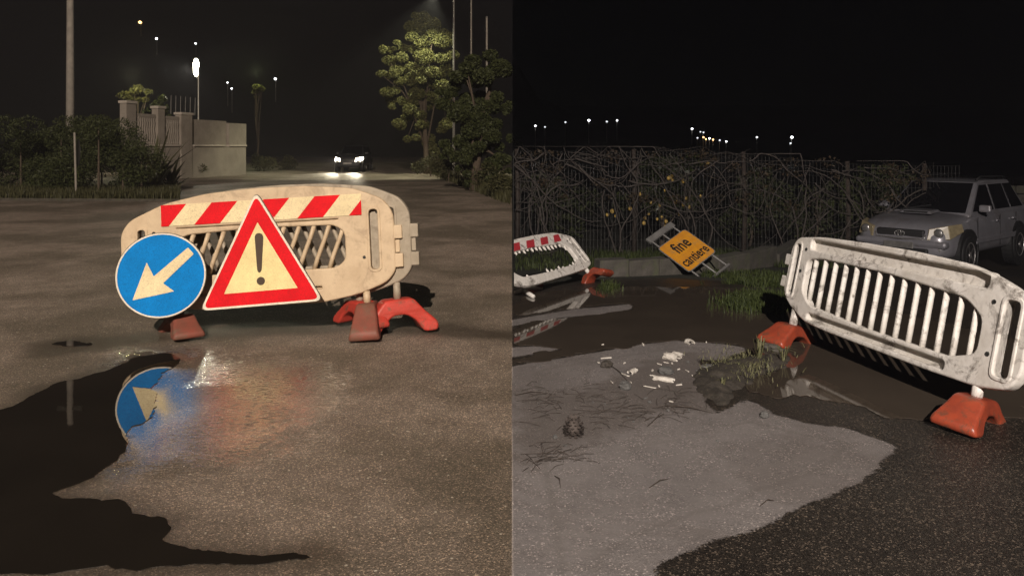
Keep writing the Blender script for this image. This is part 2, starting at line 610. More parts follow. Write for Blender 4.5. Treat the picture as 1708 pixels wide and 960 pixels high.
def fractal_loop(pts, step=0.03, amp=0.03, scale=6.0, seed=0.0):
    """closed outline resampled and roughened"""
    out = []
    n = len(pts)
    for i in range(n):
        a = Vector(pts[i]); b_ = Vector(pts[(i + 1) % n])
        L = (b_ - a).length
        k = max(1, int(L / step))
        for j in range(k):
            p = a.lerp(b_, j / k)
            q = Vector((p.x * scale, p.y * scale, seed))
            d = Vector((mnoise.fractal(q, 1.0, 2.0, 4), mnoise.fractal(q + Vector((31, 7, 3)), 1.0, 2.0, 4)))
            f2 = Vector((mnoise.noise(q * 6), mnoise.noise(q * 6 + Vector((5, 9, 1))))) * .012
            out.append((p.x + d.x * amp + f2.x, p.y + d.y * amp + f2.y))
    return out


def chaikin(pts, it=2):
    for _ in range(it):
        out = []
        for i in range(len(pts)):
            a = Vector(pts[i]); b_ = Vector(pts[(i + 1) % len(pts)])
            out += [tuple(a.lerp(b_, 0.25)), tuple(a.lerp(b_, 0.75))]
        pts = out
    return pts


def sdf(px, py, poly):
    """signed distance (positive inside) of numpy points to a polygon"""
    d = np.full(px.shape, 1e9); inside = np.zeros(px.shape, bool)
    n = len(poly)
    for i in range(n):
        ax, ay = poly[i]; bx, by = poly[(i + 1) % n]
        ex, ey = bx - ax, by - ay
        t = np.clip(((px - ax) * ex + (py - ay) * ey) / (ex * ex + ey * ey + 1e-12), 0, 1)
        d = np.minimum(d, np.hypot(px - ax - t * ex, py - ay - t * ey))
        c = ((ay > py) != (by > py))
        with np.errstate(divide='ignore', invalid='ignore'):
            xi = ex * (py - ay) / (ey if ey != 0 else 1e-12) + ax
        inside ^= c & (px < xi)
    return np.where(inside, d, -d)


def gpoly(pxs):
    out = []
    for a, b_ in pxs:
        g = G(a, b_)
        out.append((g.x, g.y))
    return out


# ------------------------------------------------------------------ outlines read on the ground
PUD_L = gpoly([(-60, 700), (0, 684), (40, 671), (75, 647), (115, 634), (166, 623), (210, 602), (245, 591), (285, 588),
               (300, 600), (285, 615), (262, 625), (258, 645), (255, 668), (262, 690), (235, 706), (214, 716), (212, 745), (190, 772), (160, 797), (125, 812), (80, 822),
               (85, 828), (150, 832), (205, 838), (212, 850), (240, 862), (270, 868), (280, 884), (268, 893), (300, 910), (350, 921), (420, 926), (520, 928),
               (500, 936), (400, 941), (260, 946), (130, 949), (0, 957), (-80, 962)])
PUD_L2 = gpoly([(85, 572), (120, 568), (150, 571), (155, 577), (110, 579)])
DARK_BANDS_L = [gpoly([(330, 548), (440, 541), (560, 546), (565, 551), (430, 555), (330, 562)]), gpoly([(60, 575), (110, 566), (250, 560), (260, 566), (160, 582), (70, 590)]), gpoly([(560, 545), (640, 538), (760, 545), (850, 556), (850, 562), (740, 556), (620, 552)])]  # dark bands across the road, merged into the puddle mask
WET_L = gpoly([(215, 585), (360, 592), (520, 600), (560, 612), (575, 660), (530, 700), (480, 745), (400, 775), (290, 790), (200, 775), (215, 700), (255, 650)])
DRY_R = [gpoly([(845, 612), (900, 602), (960, 593), (1020, 582), (1075, 573), (1130, 568), (1185, 571), (1240, 578), (1246, 584), (1225, 592), (1210, 600), (1165, 600), (1190, 640),
                (1175, 668), (1195, 688), (1218, 680), (1243, 662), (1262, 672), (1290, 692), (1350, 705), (1420, 716), (1462, 730), (1496, 745), (1478, 765),
                (1462, 785), (1440, 800), (1400, 820), (1340, 842), (1300, 865), (1250, 885), (1180, 905), (1130, 925), (1095, 948), (1083, 970), (1083, 1100), (845, 1100)]),
         gpoly([(840, 580), (880, 577), (938, 580), (905, 589), (840, 597)])]
MUD_R = gpoly([(845, 535), (905, 524), (960, 515), (1050, 507), (1060, 514), (1010, 523), (930, 530), (845, 545)])
SOIL_R = gpoly([(850, 650), (930, 655), (1000, 640), (1060, 605), (1120, 590), (1170, 585), (1240, 640), (1190, 690), (1120, 680), (1060, 715), (960, 750), (850, 790)])
SOIL_R2 = gpoly([(1145, 612), (1200, 600), (1270, 590), (1310, 600), (1290, 640), (1225, 665), (1190, 676), (1150, 655)])
PUD_R = gpoly([(858, 545), (930, 531), (1010, 524), (1062, 514), (1048, 506), (960, 512), (905, 520), (858, 530), (858, 497), (930, 485), (1010, 478), (1100, 480), (1180, 478), (1240, 484),
               (1310, 488), (1400, 500), (1500, 520), (1600, 548), (1720, 575), (1780, 640), (1720, 690), (1640, 705), (1585, 712), (1540, 705), (1480, 690), (1400, 672), (1335, 660), (1290, 662), (1262, 655),
               (1240, 648), (1260, 625), (1300, 612), (1290, 600), (1252, 592), (1246, 583), (1240, 577), (1185, 570), (1130, 567), (1075, 572), (1020, 581), (960, 592), (900, 601), (858, 609), (858, 599), (905, 590), (940, 580), (880, 575), (858, 577)])
VERGE_R = gpoly([(845, 478), (950, 470), (1010, 466), (1100, 463), (1190, 468), (1230, 470), (1330, 452), (1420, 440), (1500, 436), (1560, 420), (1560, 300), (845, 300)])
VERGE_R2 = gpoly([(1195, 492), (1240, 482), (1320, 480), (1330, 500), (1330, 520), (1260, 526), (1205, 512)])


def axis(segs):
    out = []
    for a, b_, st in segs:
        n = max(1, int(round((b_ - a) / st)))
        out += [a + (b_ - a) * i / n for i in range(n)]
    out.append(segs[-1][1])
    return np.array(out)


def sheet(name, xs, ys, mat, attrs, skirt=False):
    XX, YY = np.meshgrid(xs, ys)
    ZZ = zt(XX, YY) if skirt is False else zt(np.maximum(XX, 1e-6), YY)
    nx, ny = len(xs), len(ys)
    co = np.stack([XX.ravel(), YY.ravel(), ZZ.ravel()], 1)
    idx = np.arange(nx * ny).reshape(ny, nx)
    fs = np.stack([idx[:-1, :-1].ravel(), idx[:-1, 1:].ravel(), idx[1:, 1:].ravel(), idx[1:, :-1].ravel()], 1)
    verts = co.tolist(); faces = fs.tolist()
    if skirt:      # the bank that steps up to the road beside it
        k = len(verts)
        for j in range(ny):
            verts.append([float(xs[0]), float(ys[j]), 0.0])
        for j in range(ny - 1):
            faces.append([int(idx[j, 0]), int(idx[j + 1, 0]), k + j + 1, k + j])
    me = bpy.data.meshes.new(name)
    me.from_pydata(verts, [], faces)
    for an, polys in attrs.items():
        v = np.full(XX.shape, -50.0)
        for p in polys:
            v = np.maximum(v, sdf(XX, YY, p))
        v = v.ravel()
        if skirt:
            v = np.concatenate([v, np.full(ny, -50.0)])
        a = me.attributes.new(an, 'FLOAT', 'POINT')
        a.data.foreach_set('value', v.astype(np.float32))
    o = finish(name, me, mat)
    tag(o, kind='structure')
    return o


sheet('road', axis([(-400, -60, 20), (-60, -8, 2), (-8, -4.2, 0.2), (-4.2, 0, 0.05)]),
      axis([(-60, 2, 2), (2, 8, 0.05), (8, 14, 0.25), (14, 60, 2), (60, 500, 20)]), 'asphalt_left', {'sd_wet': [WET_L], 'sd_pud_bands': [PUD_L] + DARK_BANDS_L, 'sd_pud_bands0': [PUD_L]})
sheet('yard_ground', axis([(0, 4.2, 0.05), (4.2, 12, 0.2), (12, 60, 2), (60, 400, 20)]),
      axis([(-60, 2, 2), (2, 9, 0.05), (9, 20, 0.2), (20, 60, 2), (60, 500, 20)]), 'asphalt_right',
      {'sd_dry': DRY_R + [MUD_R], 'sd_soil': [SOIL_R, SOIL_R2], 'sd_verge': [VERGE_R, VERGE_R2]}, skirt=True)


def puddle(poly, mat, z=0.004, amp=0.03, seed=0.0, it=1, xlim=None):
    pts = fractal_loop(chaikin(poly, it), 0.015, amp, 5.0, seed)
    if xlim == 'L':
        pts = [(min(x, -0.001), y) for x, y in pts]
    if xlim == 'R':
        pts = [(max(x, 0.004), y) for x, y in pts]
    me = plate_mesh([pts], 0.0015)
    co = np.empty(len(me.vertices) * 3); me.vertices.foreach_get('co', co)
    co = co.reshape(-1, 3)
    co = np.stack([co[:, 0], co[:, 2], -co[:, 1]], 1)
    me.vertices.foreach_set('co', co.ravel())
    o = finish('puddle', me, mat)
    o.location.z = z
    tag(o, kind='structure')
    return o


puddle(PUD_L, 'water', 0.0027, 0.035, 1.0, xlim='L')
puddle(PUD_L2, 'water', 0.004, 0.04, 2.0, xlim='L')
puddle(PUD_R, 'mud_water', 0.004, 0.075, 3.0, xlim='R')

# hillside beyond
xs = axis([(-420, 420, 14)]); ys = axis([(110, 480, 14)])
XX, YY = np.meshgrid(xs, ys)
ZZ = hill_z(XX, YY) - 1.5
idx = np.arange(XX.size).reshape(XX.shape)
fs = np.stack([idx[:-1, :-1].ravel(), idx[:-1, 1:].ravel(), idx[1:, 1:].ravel(), idx[1:, :-1].ravel()], 1)
me = bpy.data.meshes.new('hill')
me.from_pydata(np.stack([XX.ravel(), YY.ravel(), ZZ.ravel()], 1).tolist(), [], fs.tolist())
tag(finish('hill', me, 'hill'), kind='structure')


# ------------------------------------------------------------------ added mast lamps behind the viewer, one for each half
def keylight(loc, power, side, pitch, size, col, label, blend, yaw=0.0, brow=None):
    x, y, z = loc
    t = empty('added_mast', (side * 0.12, y, 0))
    tag(t, label, 'keylight')
    MB().tube([(0, 0, 0), (0, 0, z - 0.3)], [0.06, 0.045], 10).build('pole', 'zinc', t)
    px_ = -side * 0.12
    h = MB()
    s_ = -side                      # plate added on the lamp's far side, cuts its light at the middle
    h.box(px_ + min(0, s_ * 0.0008), px_ + max(0, s_ * 0.0008), -0.25, 2.2, z - 3.0, z + 1.2)
    h.build('beam_cut_shield', 'dark_metal', t)
    MB().box(px_ + min(side * 0.03, side * 0.35), px_ + max(side * 0.03, side * 0.35), -0.32, -0.1, z - 0.2, z + 0.2).build('added_housing', 'dark_metal', t, bevel=0.02)
    if brow is not None:            # hood added to cut the beam off above
        MB().add([(px_ - .3 * side * 0, -.25, z + .063), (px_ + .9 * side, -.25, z + .063), (px_ + .9 * side, .8, z - brow * .8), (px_, .8, z - brow * .8),
                  (px_, -.25, z + .08), (px_ + .9 * side, -.25, z + .08), (px_ + .9 * side, .8, z - brow * .8 + .015), (px_, .8, z - brow * .8 + .015)],
                 [(3, 2, 1, 0), (4, 5, 6, 7), (0, 1, 5, 4), (1, 2, 6, 5), (2, 3, 7, 6), (3, 0, 4, 7)]).build('hood', 'dark_metal', t)
    d = bpy.data.lights.new('added_lamp', 'SPOT')
    d.energy = power
    d.color = col
    d.spot_size = R(size)
    d.spot_blend = blend
    d.shadow_soft_size = 0.0
    o = bpy.data.objects.new('added_lamp', d)
    COL.objects.link(o)
    o.location = loc
    o.rotation_euler = (R(90 - pitch), 0, R(yaw))


keylight(LEFT_LAMP, LEFT_POWER, -1, 12, 110, (1.0, 0.84, 0.68), 'added unseen mast with a warm floodlight far behind the viewer', 0.3)
keylight(RIGHT_LAMP, RIGHT_POWER, 1, 26, 70, (1.0, 0.90, 0.83), 'added unseen mast with a white floodlight some way behind the viewer', 0.3, -12, brow=.225)


# ------------------------------------------------------------------ barriers
TALL = [(0.0, .22), (0, .64), (0.07, .74), (.35, .86), (.7, .925), (1.1, .945), (1.5, .94), (1.88, .90), (2.12, .80), (2.2, .68), (2.2, .22), (2.12, .13), (1.9, .05), (1.6, .0), (.6, 0), (.3, .05), (.08, .13)]
LOW = [(0.0, .17), (0.0, .53), (0.06, .61), (.35, .645), (.8, .66), (1.3, .665), (1.75, .65), (1.98, .60), (2.17, .53), (2.2, .48), (2.2, .13), (2.14, .04), (1.95, .0), (1.6, -.01), (.6, -.01), (.34, .0), (.1, .09)]


def slot(u0, u1, v0, v1, r):
    return round_poly([(u0, v0), (u1, v0), (u1, v1), (u0, v1)], r)


def foot_mesh(name, mat, parent, u, top_v, drop, yaw=0.0, tilt=0.0, k=1.0):
    """arched foot across the panel; top at top_v in panel height, standing drop below it"""
    prof = [(-.30, 0), (-.31, .05), (-.20, .13), (-.12, .2), (.12, .2), (.20, .13), (.31, .05), (.30, 0), (.19, 0), (.13, .07), (.05, .11), (-.05, .11), (-.13, .07), (-.19, 0)]
    prof = round_poly([(a * k, b_ * drop / .2) for a, b_ in prof], 0.03, 3)
    me = plate_mesh([prof], 0.095, 0.018)
    for v in me.vertices:
        v.co.y *= 1.28 - .5 * v.co.z / drop
        v.co += Vector((mnoise.noise(v.co * 9), mnoise.noise(v.co * 9 + Vector((4, 1, 2))), 0)) * .006
    o = finish(name, me, mat, parent)
    o.rotation_euler = (tilt, 0, R(90) + yaw)
    o.location = (u, 0, top_v - drop)
    return o


def barrier(label, outline, W, mtx, mat, n_slats, tilt, feet, win, groove_top, groove_bot, slots, strip=None, broken=None, cut=None, tabs=(True, True), group=None):
    t = empty('plastic_barrier', mat=mtx)
    tag(t, label, 'barrier', group)
    out = round_poly(outline, 0.07, 4)
    if cut is not None:
        o2 = []
        for x, y in out:
            o2.append((max(x, cut + 0.02 * math.sin(y * 40)), y))
        out = o2
    loops = [out]
    wl = round_poly(win, 0.05, 4)
    if cut is not None:
        wl = [(max(x, cut + 0.06), y) for x, y in wl]
    loops.append(wl)
    for s_ in slots:
        if cut is None or s_[0] > cut:
            loops.append(slot(*s_, 0.035))
    gr = []
    for g in (groove_top, groove_bot):
        if g and cut is None:
            loops.append(slot(*g, 0.03)); gr.append(g)
    plate('panel', loops, 0, 0.032, mat, t, 0.012)
    for g in gr:        # floor of the recess
        plate('recess_floor', [slot(g[0] - .01, g[1] + .01, g[2] - .01, g[3] + .01, 0.03)], 0.016, 0.006, mat, t)
    # raised rims round the openings
    for s_ in slots:
        if cut is None or s_[0] > cut:
            a = slot(s_[0] - .022, s_[1] + .022, s_[2] - .022, s_[3] + .022, 0.05)
            plate('slot_rim', [a, slot(*s_, 0.035)], 0, 0.038, mat, t, 0.006)
    us = [p[0] for p in win]; vs = [p[1] for p in win]
    u0, u1 = min(us), max(us)

    def vrange(u):
        ys = []
        for i in range(len(win)):
            a = win[i]; b_ = win[(i + 1) % len(win)]
            if (a[0] - u) * (b_[0] - u) <= 0 and abs(a[0] - b_[0]) > 1e-6:
                ys.append(a[1] + (b_[1] - a[1]) * (u - a[0]) / (b_[0] - a[0]))
        return (min(ys), max(ys)) if len(ys) >= 2 else (min(vs), max(vs))
    for i in range(n_slats):
        u = u0 + (u1 - u0) * (i + 0.6) / (n_slats + 0.2)
        if cut is not None and u < cut + 0.07:
            continue
        lo, hi = vrange(u)
        if broken:
            for end, sgn in ((hi, -1), (lo, 1)):
                L = random.uniform(0.02, 0.075)
                if sgn > 0 and random.random() < 0.45:
                    continue
                b_ = MB()
                b_.tube([(u, 0, end - sgn * 0.02), (u + random.uniform(-.01, .01), 0, end + sgn * L * 0.6), (u + random.uniform(-.02, .02), -0.005, end + sgn * L)], [0.017, 0.016, 0.004], 6)
                b_.build('slat_stub', mat, t, True)
        else:
            du = tilt * (hi - lo)
            b_ = MB()
            pts = [(u - du / 2, 0, lo - 0.015), (u - du / 4, 0, lo * .75 + hi * .25), (u, 0, (lo + hi) / 2), (u + du / 4, 0, lo * .25 + hi * .75), (u + du / 2, 0, hi + 0.015)]
            b_.tube(pts, 0.019 if outline is TALL else 0.0155, 8)
            o = b_.build('slat', mat, t, True)
            o.scale = (1.0, 1.25, 1.0)
    # hinge knuckles at the ends
    va, vb = outline[0][1], outline[1][1]
    hgt = vb - va
    if tabs[0] and cut is None:
        for q in (0.10, 0.58):
            MB().box(-.065, 0.03, -.028, .028, va + hgt * q, va + hgt * (q + .24)).build('hinge_tab', mat, t, bevel=0.008)
    if tabs[1]:
        for q in (0.06, 0.60):
            MB().box(W - .03, W + .06, -.028, .028, va + hgt * q, va + hgt * (q + .26)).build('hinge_tab', mat, t, bevel=0.008)
        MB().box(W + .0, W + .035, -.012, .012, va + hgt * .34, va + hgt * .58).build('hinge_pin', mat, t, bevel=0.004)
    # bolt holes: dark plugs
    for (u, v) in ((slots[0][1] + .07, slots[0][3] - .03), (slots[0][1] + .05, (slots[0][2] + slots[0][3]) / 2), (slots[-1][0] - .07, slots[-1][3] - .03), (slots[-1][0] - .05, slots[-1][2] + .1)):
        if cut is None or u > cut:
            MB().lathe([(.013, 0), (.013, .004), (.009, .004), (.008, .001)], 10, Matrix.Translation((u, -.032, v)) @ Matrix.Rotation(R(90), 4, 'X')).build('bolt_hole', 'dark_metal', t)
    for (u, vb_, drop, fm, yaw, tl) in feet:
        MB().tube([(u, 0, vb_ + 0.02), (u, 0, -0.03 if outline is TALL else -0.06)], [0.028, 0.032], 10).build('pin', mat, t, True)
        foot_mesh('foot', fm, t, u, -0.02 if outline is TALL else -0.05, drop, yaw, tl, 1.0 if outline is TALL else 0.84)
    if strip:
        strip(t)
    return t


WIN_T = [(.52, .27), (1.72, .27), (1.80, .33), (1.80, .55), (1.72, .61), (1.1, .625), (.52, .60), (.44, .54), (.44, .33)]
SL_T = [(.14, .20, .24, .66), (2.0, 2.07, .24, .72)]


def strip_main(t):
    # reflective band, cream with slanted red bars
    u0, u1, v0, v1 = .335, 1.945, .68, .85
    band = plate('reflective_band', [[(u0, v0), (u1, v0), (u1, v1), (u0, v1)]], -0.0365, 0.002, 'sheet_white', t)
    sl = 0.145
    k = 0
    for a in (-.075, .337, .755, 1.165, 1.58):
        b_ = a + .207
        lo = [(max(u0, min(u1, u0 + a - sl * 0.5 + x)), v) for x, v in ((0, v0), (.207, v0))]
        # parallelogram clipped to the band
        pts = []
        A0, A1 = u0 + a - sl / 2, u0 + a + sl / 2      # bottom, top of left edge
        B0, B1 = A0 + .207, A1 + .207
        poly = [(A0, v0), (B0, v0), (B1, v1), (A1, v1)]
        for lim, sg in ((u0, 1), (u1, -1)):
            res = []
            for i in range(len(poly)):
                p, q = poly[i], poly[(i + 1) % len(poly)]
                pin, qin = (p[0] - lim) * sg >= 0, (q[0] - lim) * sg >= 0
                if pin: res.append(p)
                if pin != qin:
                    f = (lim - p[0]) / (q[0] - p[0])
                    res.append((lim, p[1] + f * (q[1] - p[1])))
            poly = res
        plate('red_bar', [poly], -0.0025, 0.001, 'sheet_red', band)


D1 = 6.25
roll = Matrix.Rotation(R(-3.4), 4, 'Y')
base = P(207, 530, D1)
m1 = Matrix.Translation((base.x, D1, 0.165)) @ Matrix.Rotation(R(-4), 4, 'X') @ roll
barrier('cream plastic barrier with red and white striped band, front one of the pair', TALL, 2.2, m1, 'plastic_cream', 11, 0.42,
        [(.45, 0, .17, 'foot_dirty', R(35), 0.0), (1.95, .05, .26, 'foot_dirty', R(4), 0.0)],
        WIN_T, (.45, 1.75, .655, .66), (.6, 1.6, .11, .13), SL_T, strip=strip_main, tabs=(False, True))
m2 = Matrix.Translation((base.x + 0.13, D1 + 0.24, 0.19)) @ Matrix.Rotation(R(-5), 4, 'Z') @ Matrix.Rotation(R(-2), 4, 'X') @ Matrix.Rotation(R(-3.0), 4, 'Y')
barrier('weathered grey plastic barrier standing close behind the striped one', TALL, 2.2, m2, 'plastic_grey', 11, -0.42,
        [(1.75, .02, .20, 'foot_red', R(40), 0), (2.06, .1, .27, 'foot_red', R(-62), 0)],
        WIN_T, (.45, 1.75, .70, .78), None, SL_T, tabs=(False, True))

# right-hand barrier
WIN_L = [(.235, .22), (.36, .13), (1.0, .105), (1.72, .11), (1.90, .17), (1.90, .37), (1.76, .455), (1.1, .49), (.40, .485), (.235, .46)]
SL_L = [(.055, .125, .16, .56), (2.03, 2.13, .09, .50)]
A = Vector((2.12, 6.12, 0)); B = Vector((2.60, 3.93, 0))
dx = (B - A).normalized()
ang = math.atan2(dx.y, dx.x)
m3 = Matrix.Translation((A.x, A.y, 0.20)) @ Matrix.Rotation(ang, 4, 'Z') @ Matrix.Rotation(R(-13), 4, 'X')
barrier('dirty white slatted barrier with orange feet standing in the puddle by the car', LOW, 2.2, m3, 'plastic_white', 14, -0.02,
        [(.17, .06, .17, 'foot_orange', R(24), R(0)), (1.93, .0, .18, 'foot_orange', R(27), R(0))],
        WIN_L, (.24, 1.90, .535, .615), (.36, 1.70, .025, .075), SL_L, tabs=(True, False))


def strip_old(t):
    u0, u1, v0, v1 = 0.3, 1.93, .49, .60
    for a in (.55, .92, 1.29, 1.66):
        pts = [(a - .05, v0), (a + .15, v0), (a + .25, v1), (a + .05, v1)]
        pts = [(min(p[0], 1.86), p[1]) for p in pts] if a > 1.6 else pts
        plate('red_bar', [pts], -0.0345, 0.001, 'red_old', t)


E = P(990, 445, 8.95)
S = Vector((E.x - 0.92, E.y - 1.52, 0))
dv = Vector((E.x - S.x, E.y - S.y, 0)).normalized()
st = Vector((E.x, E.y, 0)) - dv * 2.2 * .82
cutu = (0.02 - st.x) / dv.x
m4 = Matrix.Translation((st.x, st.y, 0.13)) @ Matrix.Rotation(math.atan2(dv.y, dv.x), 4, 'Z') @ Matrix.Rotation(R(-42), 4, 'X') @ Matrix.Scale(.82, 4)
tb = barrier('broken white and red barrier with snapped slats lying back at the water edge', LOW, 2.2, m4, 'plastic_white', 16, 0.0,
        [(1.96, .0, .2, 'foot_orange', R(0), R(18))], WIN_L, None, None, SL_L, strip=strip_old, broken=True, tabs=(False, False))
# only the right-hand piece of it is left: snapped across
bpy.context.view_layer.update()
for ch in list(tb.children_recursive):
    bm = bmesh.new(); bm.from_mesh(ch.data)
    mw_ = tb.matrix_world @ ch.matrix_parent_inverse @ ch.matrix_basis if ch.parent == tb else ch.matrix_world
    inv = mw_.inverted()
    pc = inv @ Vector((0.02, 0, 0)); pn = (mw_.to_3x3().transposed() @ Vector((1, 0, 0))).normalized()
    bmesh.ops.bisect_plane(bm, geom=bm.verts[:] + bm.edges[:] + bm.faces[:], plane_co=pc, plane_no=pn, clear_inner=True)
    if len(bm.verts) == 0:
        bm.free(); bpy.data.objects.remove(ch); continue
    be = [e for e in bm.edges if len(e.link_faces) == 1 and all(abs((v.co - pc).dot(pn)) < 1e-4 for v in e.verts)]
    if be:
        bmesh.ops.holes_fill(bm, edges=be, sides=0)
    bm.to_mesh(ch.data); bm.free()
# loose pieces by it
o = MB().tube([P(872, 478, 8.3), P(885, 474, 8.35), P(905, 473, 8.4)], [0.05, 0.06, 0.03], 8).build('barrier_foot', 'foot_orange', None, True)
o.location.z -= 0.02
tag(o, 'loose orange barrier foot in the water under the broken barrier', 'barrier foot')
g0 = G(856, 491); g1 = G(905, 484)
o = MB().tube([(max(g0.x, .03), g0.y, .02), ((g0.x + g1.x) / 2, g0.y + .1, .05), (g1.x, g1.y, .02)], [0.02, 0.025, 0.012], 6).build('plastic_shard', 'plastic_white', None, True)
tag(o, 'long white plastic shard lying before the broken barrier', 'plastic shard')
g0 = G(873, 489); g1 = G(890, 498)
o = MB().tube([(g0.x, g0.y, .03), (g1.x, g1.y, .02)], [0.03, 0.02], 6).build('plastic_shard', 'plastic_white', None, True)
tag(o, 'short stubby white plastic shard in the water by the broken barrier', 'plastic shard')

# ------------------------------------------------------------------ signs on the left
DS = 6.02


def circ(r, n=64, sx=1.0, sz=1.0):
    return [(r * math.cos(2 * math.pi * i / n) * sx, r * math.sin(2 * math.pi * i / n) * sz) for i in range(n)]


c = P(269, 459, DS)
t = empty('round_sign', mat=Matrix.Translation(c) @ Matrix.Rotation(R(14), 4, 'Z') @ Matrix.Rotation(R(-5), 4, 'X'))
tag(t, 'round blue sign with a white arrow pointing down to the left', 'road sign')
k = DS / F
rad = 71 * k
bp = plate('backing', [circ(rad)], 0.012, 0.012, 'back_metal', t, 0.004)
plate('white_rim', [circ(rad * 0.985), circ(rad * 0.95)], -0.0025, 0.0015, 'sheet_edge', t)
plate('blue_face', [circ(rad * 0.955)], -0.0015, 0.001, 'sheet_blue', t)
arr = [(318, 425), (309, 414), (258, 460), (247, 437), (227, 498), (289, 486), (272, 472)]
arr = [((x - 269) * k / math.cos(R(14)), (459 - y) * k) for x, y in arr]
plate('arrow', [round_poly(arr, 0.006, 2)], -0.0045, 0.0012, 'sheet_white', t)
MB().box(-.03, .03, 0.024, 0.15, .10, .16).box(-.03, .03, 0.024, 0.15, -.16, -.10).build('bracket', 'zinc', t)

c = P(433, 440, DS)
t = empty('triangular_sign', mat=Matrix.Translation(c) @ Matrix.Rotation(R(-4), 4, 'X'))
tag(t, 'red bordered triangular warning sign with an exclamation mark leaning on the barrier', 'road sign')


def tri(px, r):
    return round_poly([((x - 433) * k, (440 - y) * k) for x, y in px], r, 6)


def inset(px, d):
    cx = sum(p[0] for p in px) / 3; cy_ = sum(p[1] for p in px) / 3
    out = []
    n = 3
    for i in range(3):
        p = Vector(px[i]); a = (Vector(px[i - 1]) - p).normalized(); b_ = (Vector(px[(i + 1) % 3]) - p).normalized()
        bis = (a + b_).normalized()
        s_ = abs(a.x * bis.y - a.y * bis.x)
        out.append(tuple(p + bis * d / s_))
    return out


T0 = [(424, 318), (335, 518), (541, 501)]
plate('backing', [tri(T0, 0.07)], 0.012, 0.011, 'back_metal', t, 0.004)
plate('white_border', [tri(inset(T0, 0.6), 0.068), tri(inset(T0, 4.0), 0.055)], -0.0015, 0.0012, 'sheet_edge', t)
plate('red_border', [tri(inset(T0, 3.8), 0.055), tri(inset(T0, 25), 0.008)], -0.0015, 0.001, 'sheet_red', t)
plate('yellow_field', [tri(inset(T0, 24.5), 0.004)], -0.001, 0.0008, 'sheet_yellow', t)
em = [(424, 395), (426, 390), (431, 388.5), (436, 390), (438.5, 395), (437, 450), (434.5, 454), (431.5, 454), (429.5, 450)]
plate('exclamation_stroke', [round_poly([((x - 433) * k, (440 - y) * k) for x, y in em], 0.01, 2)], -0.004, 0.001, 'mark_dark', t)
plate('exclamation_dot', [[(p[0] + (436 - 433) * k, p[1] + (440 - 468) * k) for p in circ(6.8 * k, 20)]], -0.004, 0.001, 'mark_dark', t)
MB().box(-.03, .03, 0.023, 0.16, -.05, .02).build('bracket', 'zinc', t)

# ------------------------------------------------------------------ fallen yellow sign on the right
g = G(1152, 457)
YB = g.y - .38
sc = YB / F
th = R(49.7)
e1 = Vector((1, 0, 0)); e2 = Vector((0, math.sin(th), math.cos(th)))
r_ = (e1 * 45 + e2 * (25 / math.cos(th))); w_ = r_.length * sc * 1.22; r_.normalize()
u_ = (e1 * -49 + e2 * (37 / math.cos(th))); h_ = u_.length * sc * 0.94; u_.normalize()
n_ = r_.cross(u_).normalized()
u_ = n_.cross(r_).normalized()
org = P(1150, 462, YB)
mt = Matrix(((r_.x, -n_.x, u_.x, org.x), (r_.y, -n_.y, u_.y, org.y), (r_.z, -n_.z, u_.z, org.z + 0.06), (0, 0, 0, 1)))
t = empty('site_sign', mat=mt)
tag(t, 'fallen orange works sign with black lettering, propped on the kerb', 'road sign')
plate('board', [round_poly([(0, 0), (w_, 0), (w_, h_), (0, h_)], 0.05, 4)], 0.008, 0.006, 'zinc', t, 0.002)
plate('face', [round_poly([(.012, .012), (w_ - .012, .012), (w_ - .012, h_ - .012), (.012, h_ - .012)], 0.045, 4)], 0.001, 0.001, 'sheet_orange', t)
for s_, v, sz in (('fine', .68, .20), ('cantiere', .25, .16)):
    me = text_mesh(s_, sz)
    o = finish('lettering', me, 'ink', t)
    o.location = (w_ * 0.5, -0.0015, h_ * v)
    wid = max(q.co.x for q in me.vertices) - min(q.co.x for q in me.vertices)
    o.scale = (min(1.2, (w_ * (0.5 if s_ == 'fine' else 0.84)) / wid), 1, 1.25)
for q in (.12, .5, .88):
    MB().tube([(w_ * q, 0.035, -.22), (w_ * q, 0.035, h_ + .18)], 0.012, 6).build('frame_rail', 'zinc', t)
MB().box(w_ * .05, w_ * .95, 0.022, 0.05, -.245, -.215).build('frame_foot', 'zinc', t)
MB().box(w_ * .05, w_ * .95, 0.022, 0.05, h_ + .13, h_ + .22).build('frame_head', 'zinc', t)

# ------------------------------------------------------------------ foliage helpers


def leaves(n, centers, radii, size, seed, aspect=2.0, flat=0.0):
    """leaf quads scattered in and on the surface of ellipsoid clumps -> verts, faces"""
    rng = np.random.default_rng(seed)
    C = np.array(centers); Rr = np.array(radii)
    w = (Rr[:, 0] * Rr[:, 1] * Rr[:, 2]) ** (2 / 3)
    ci = rng.choice(len(C), n, p=w / w.sum())
    d = rng.normal(size=(n, 3)); d /= np.linalg.norm(d, axis=1)[:, None]
    rr = rng.uniform(0.45, 1.08, n) ** 0.6
    p = C[ci] + d * Rr[ci] * rr[:, None]
    a = rng.normal(size=(n, 3)); a /= np.linalg.norm(a, axis=1)[:, None]
    a = a * 0.7 + d * 0.5; a /= np.linalg.norm(a, axis=1)[:, None]
    b_ = np.cross(a, rng.normal(size=(n, 3))); b_ /= np.linalg.norm(b_, axis=1)[:, None]
    L = size * rng.uniform(0.6, 1.4, n)[:, None]
    W = L / aspect
    v = np.stack([p - a * L * .5, p + b_ * W * .5, p + a * L * .5, p - b_ * W * .5], 1).reshape(-1, 3)
    f = np.arange(n * 4).reshape(n, 4)
    return v.tolist(), f.tolist()


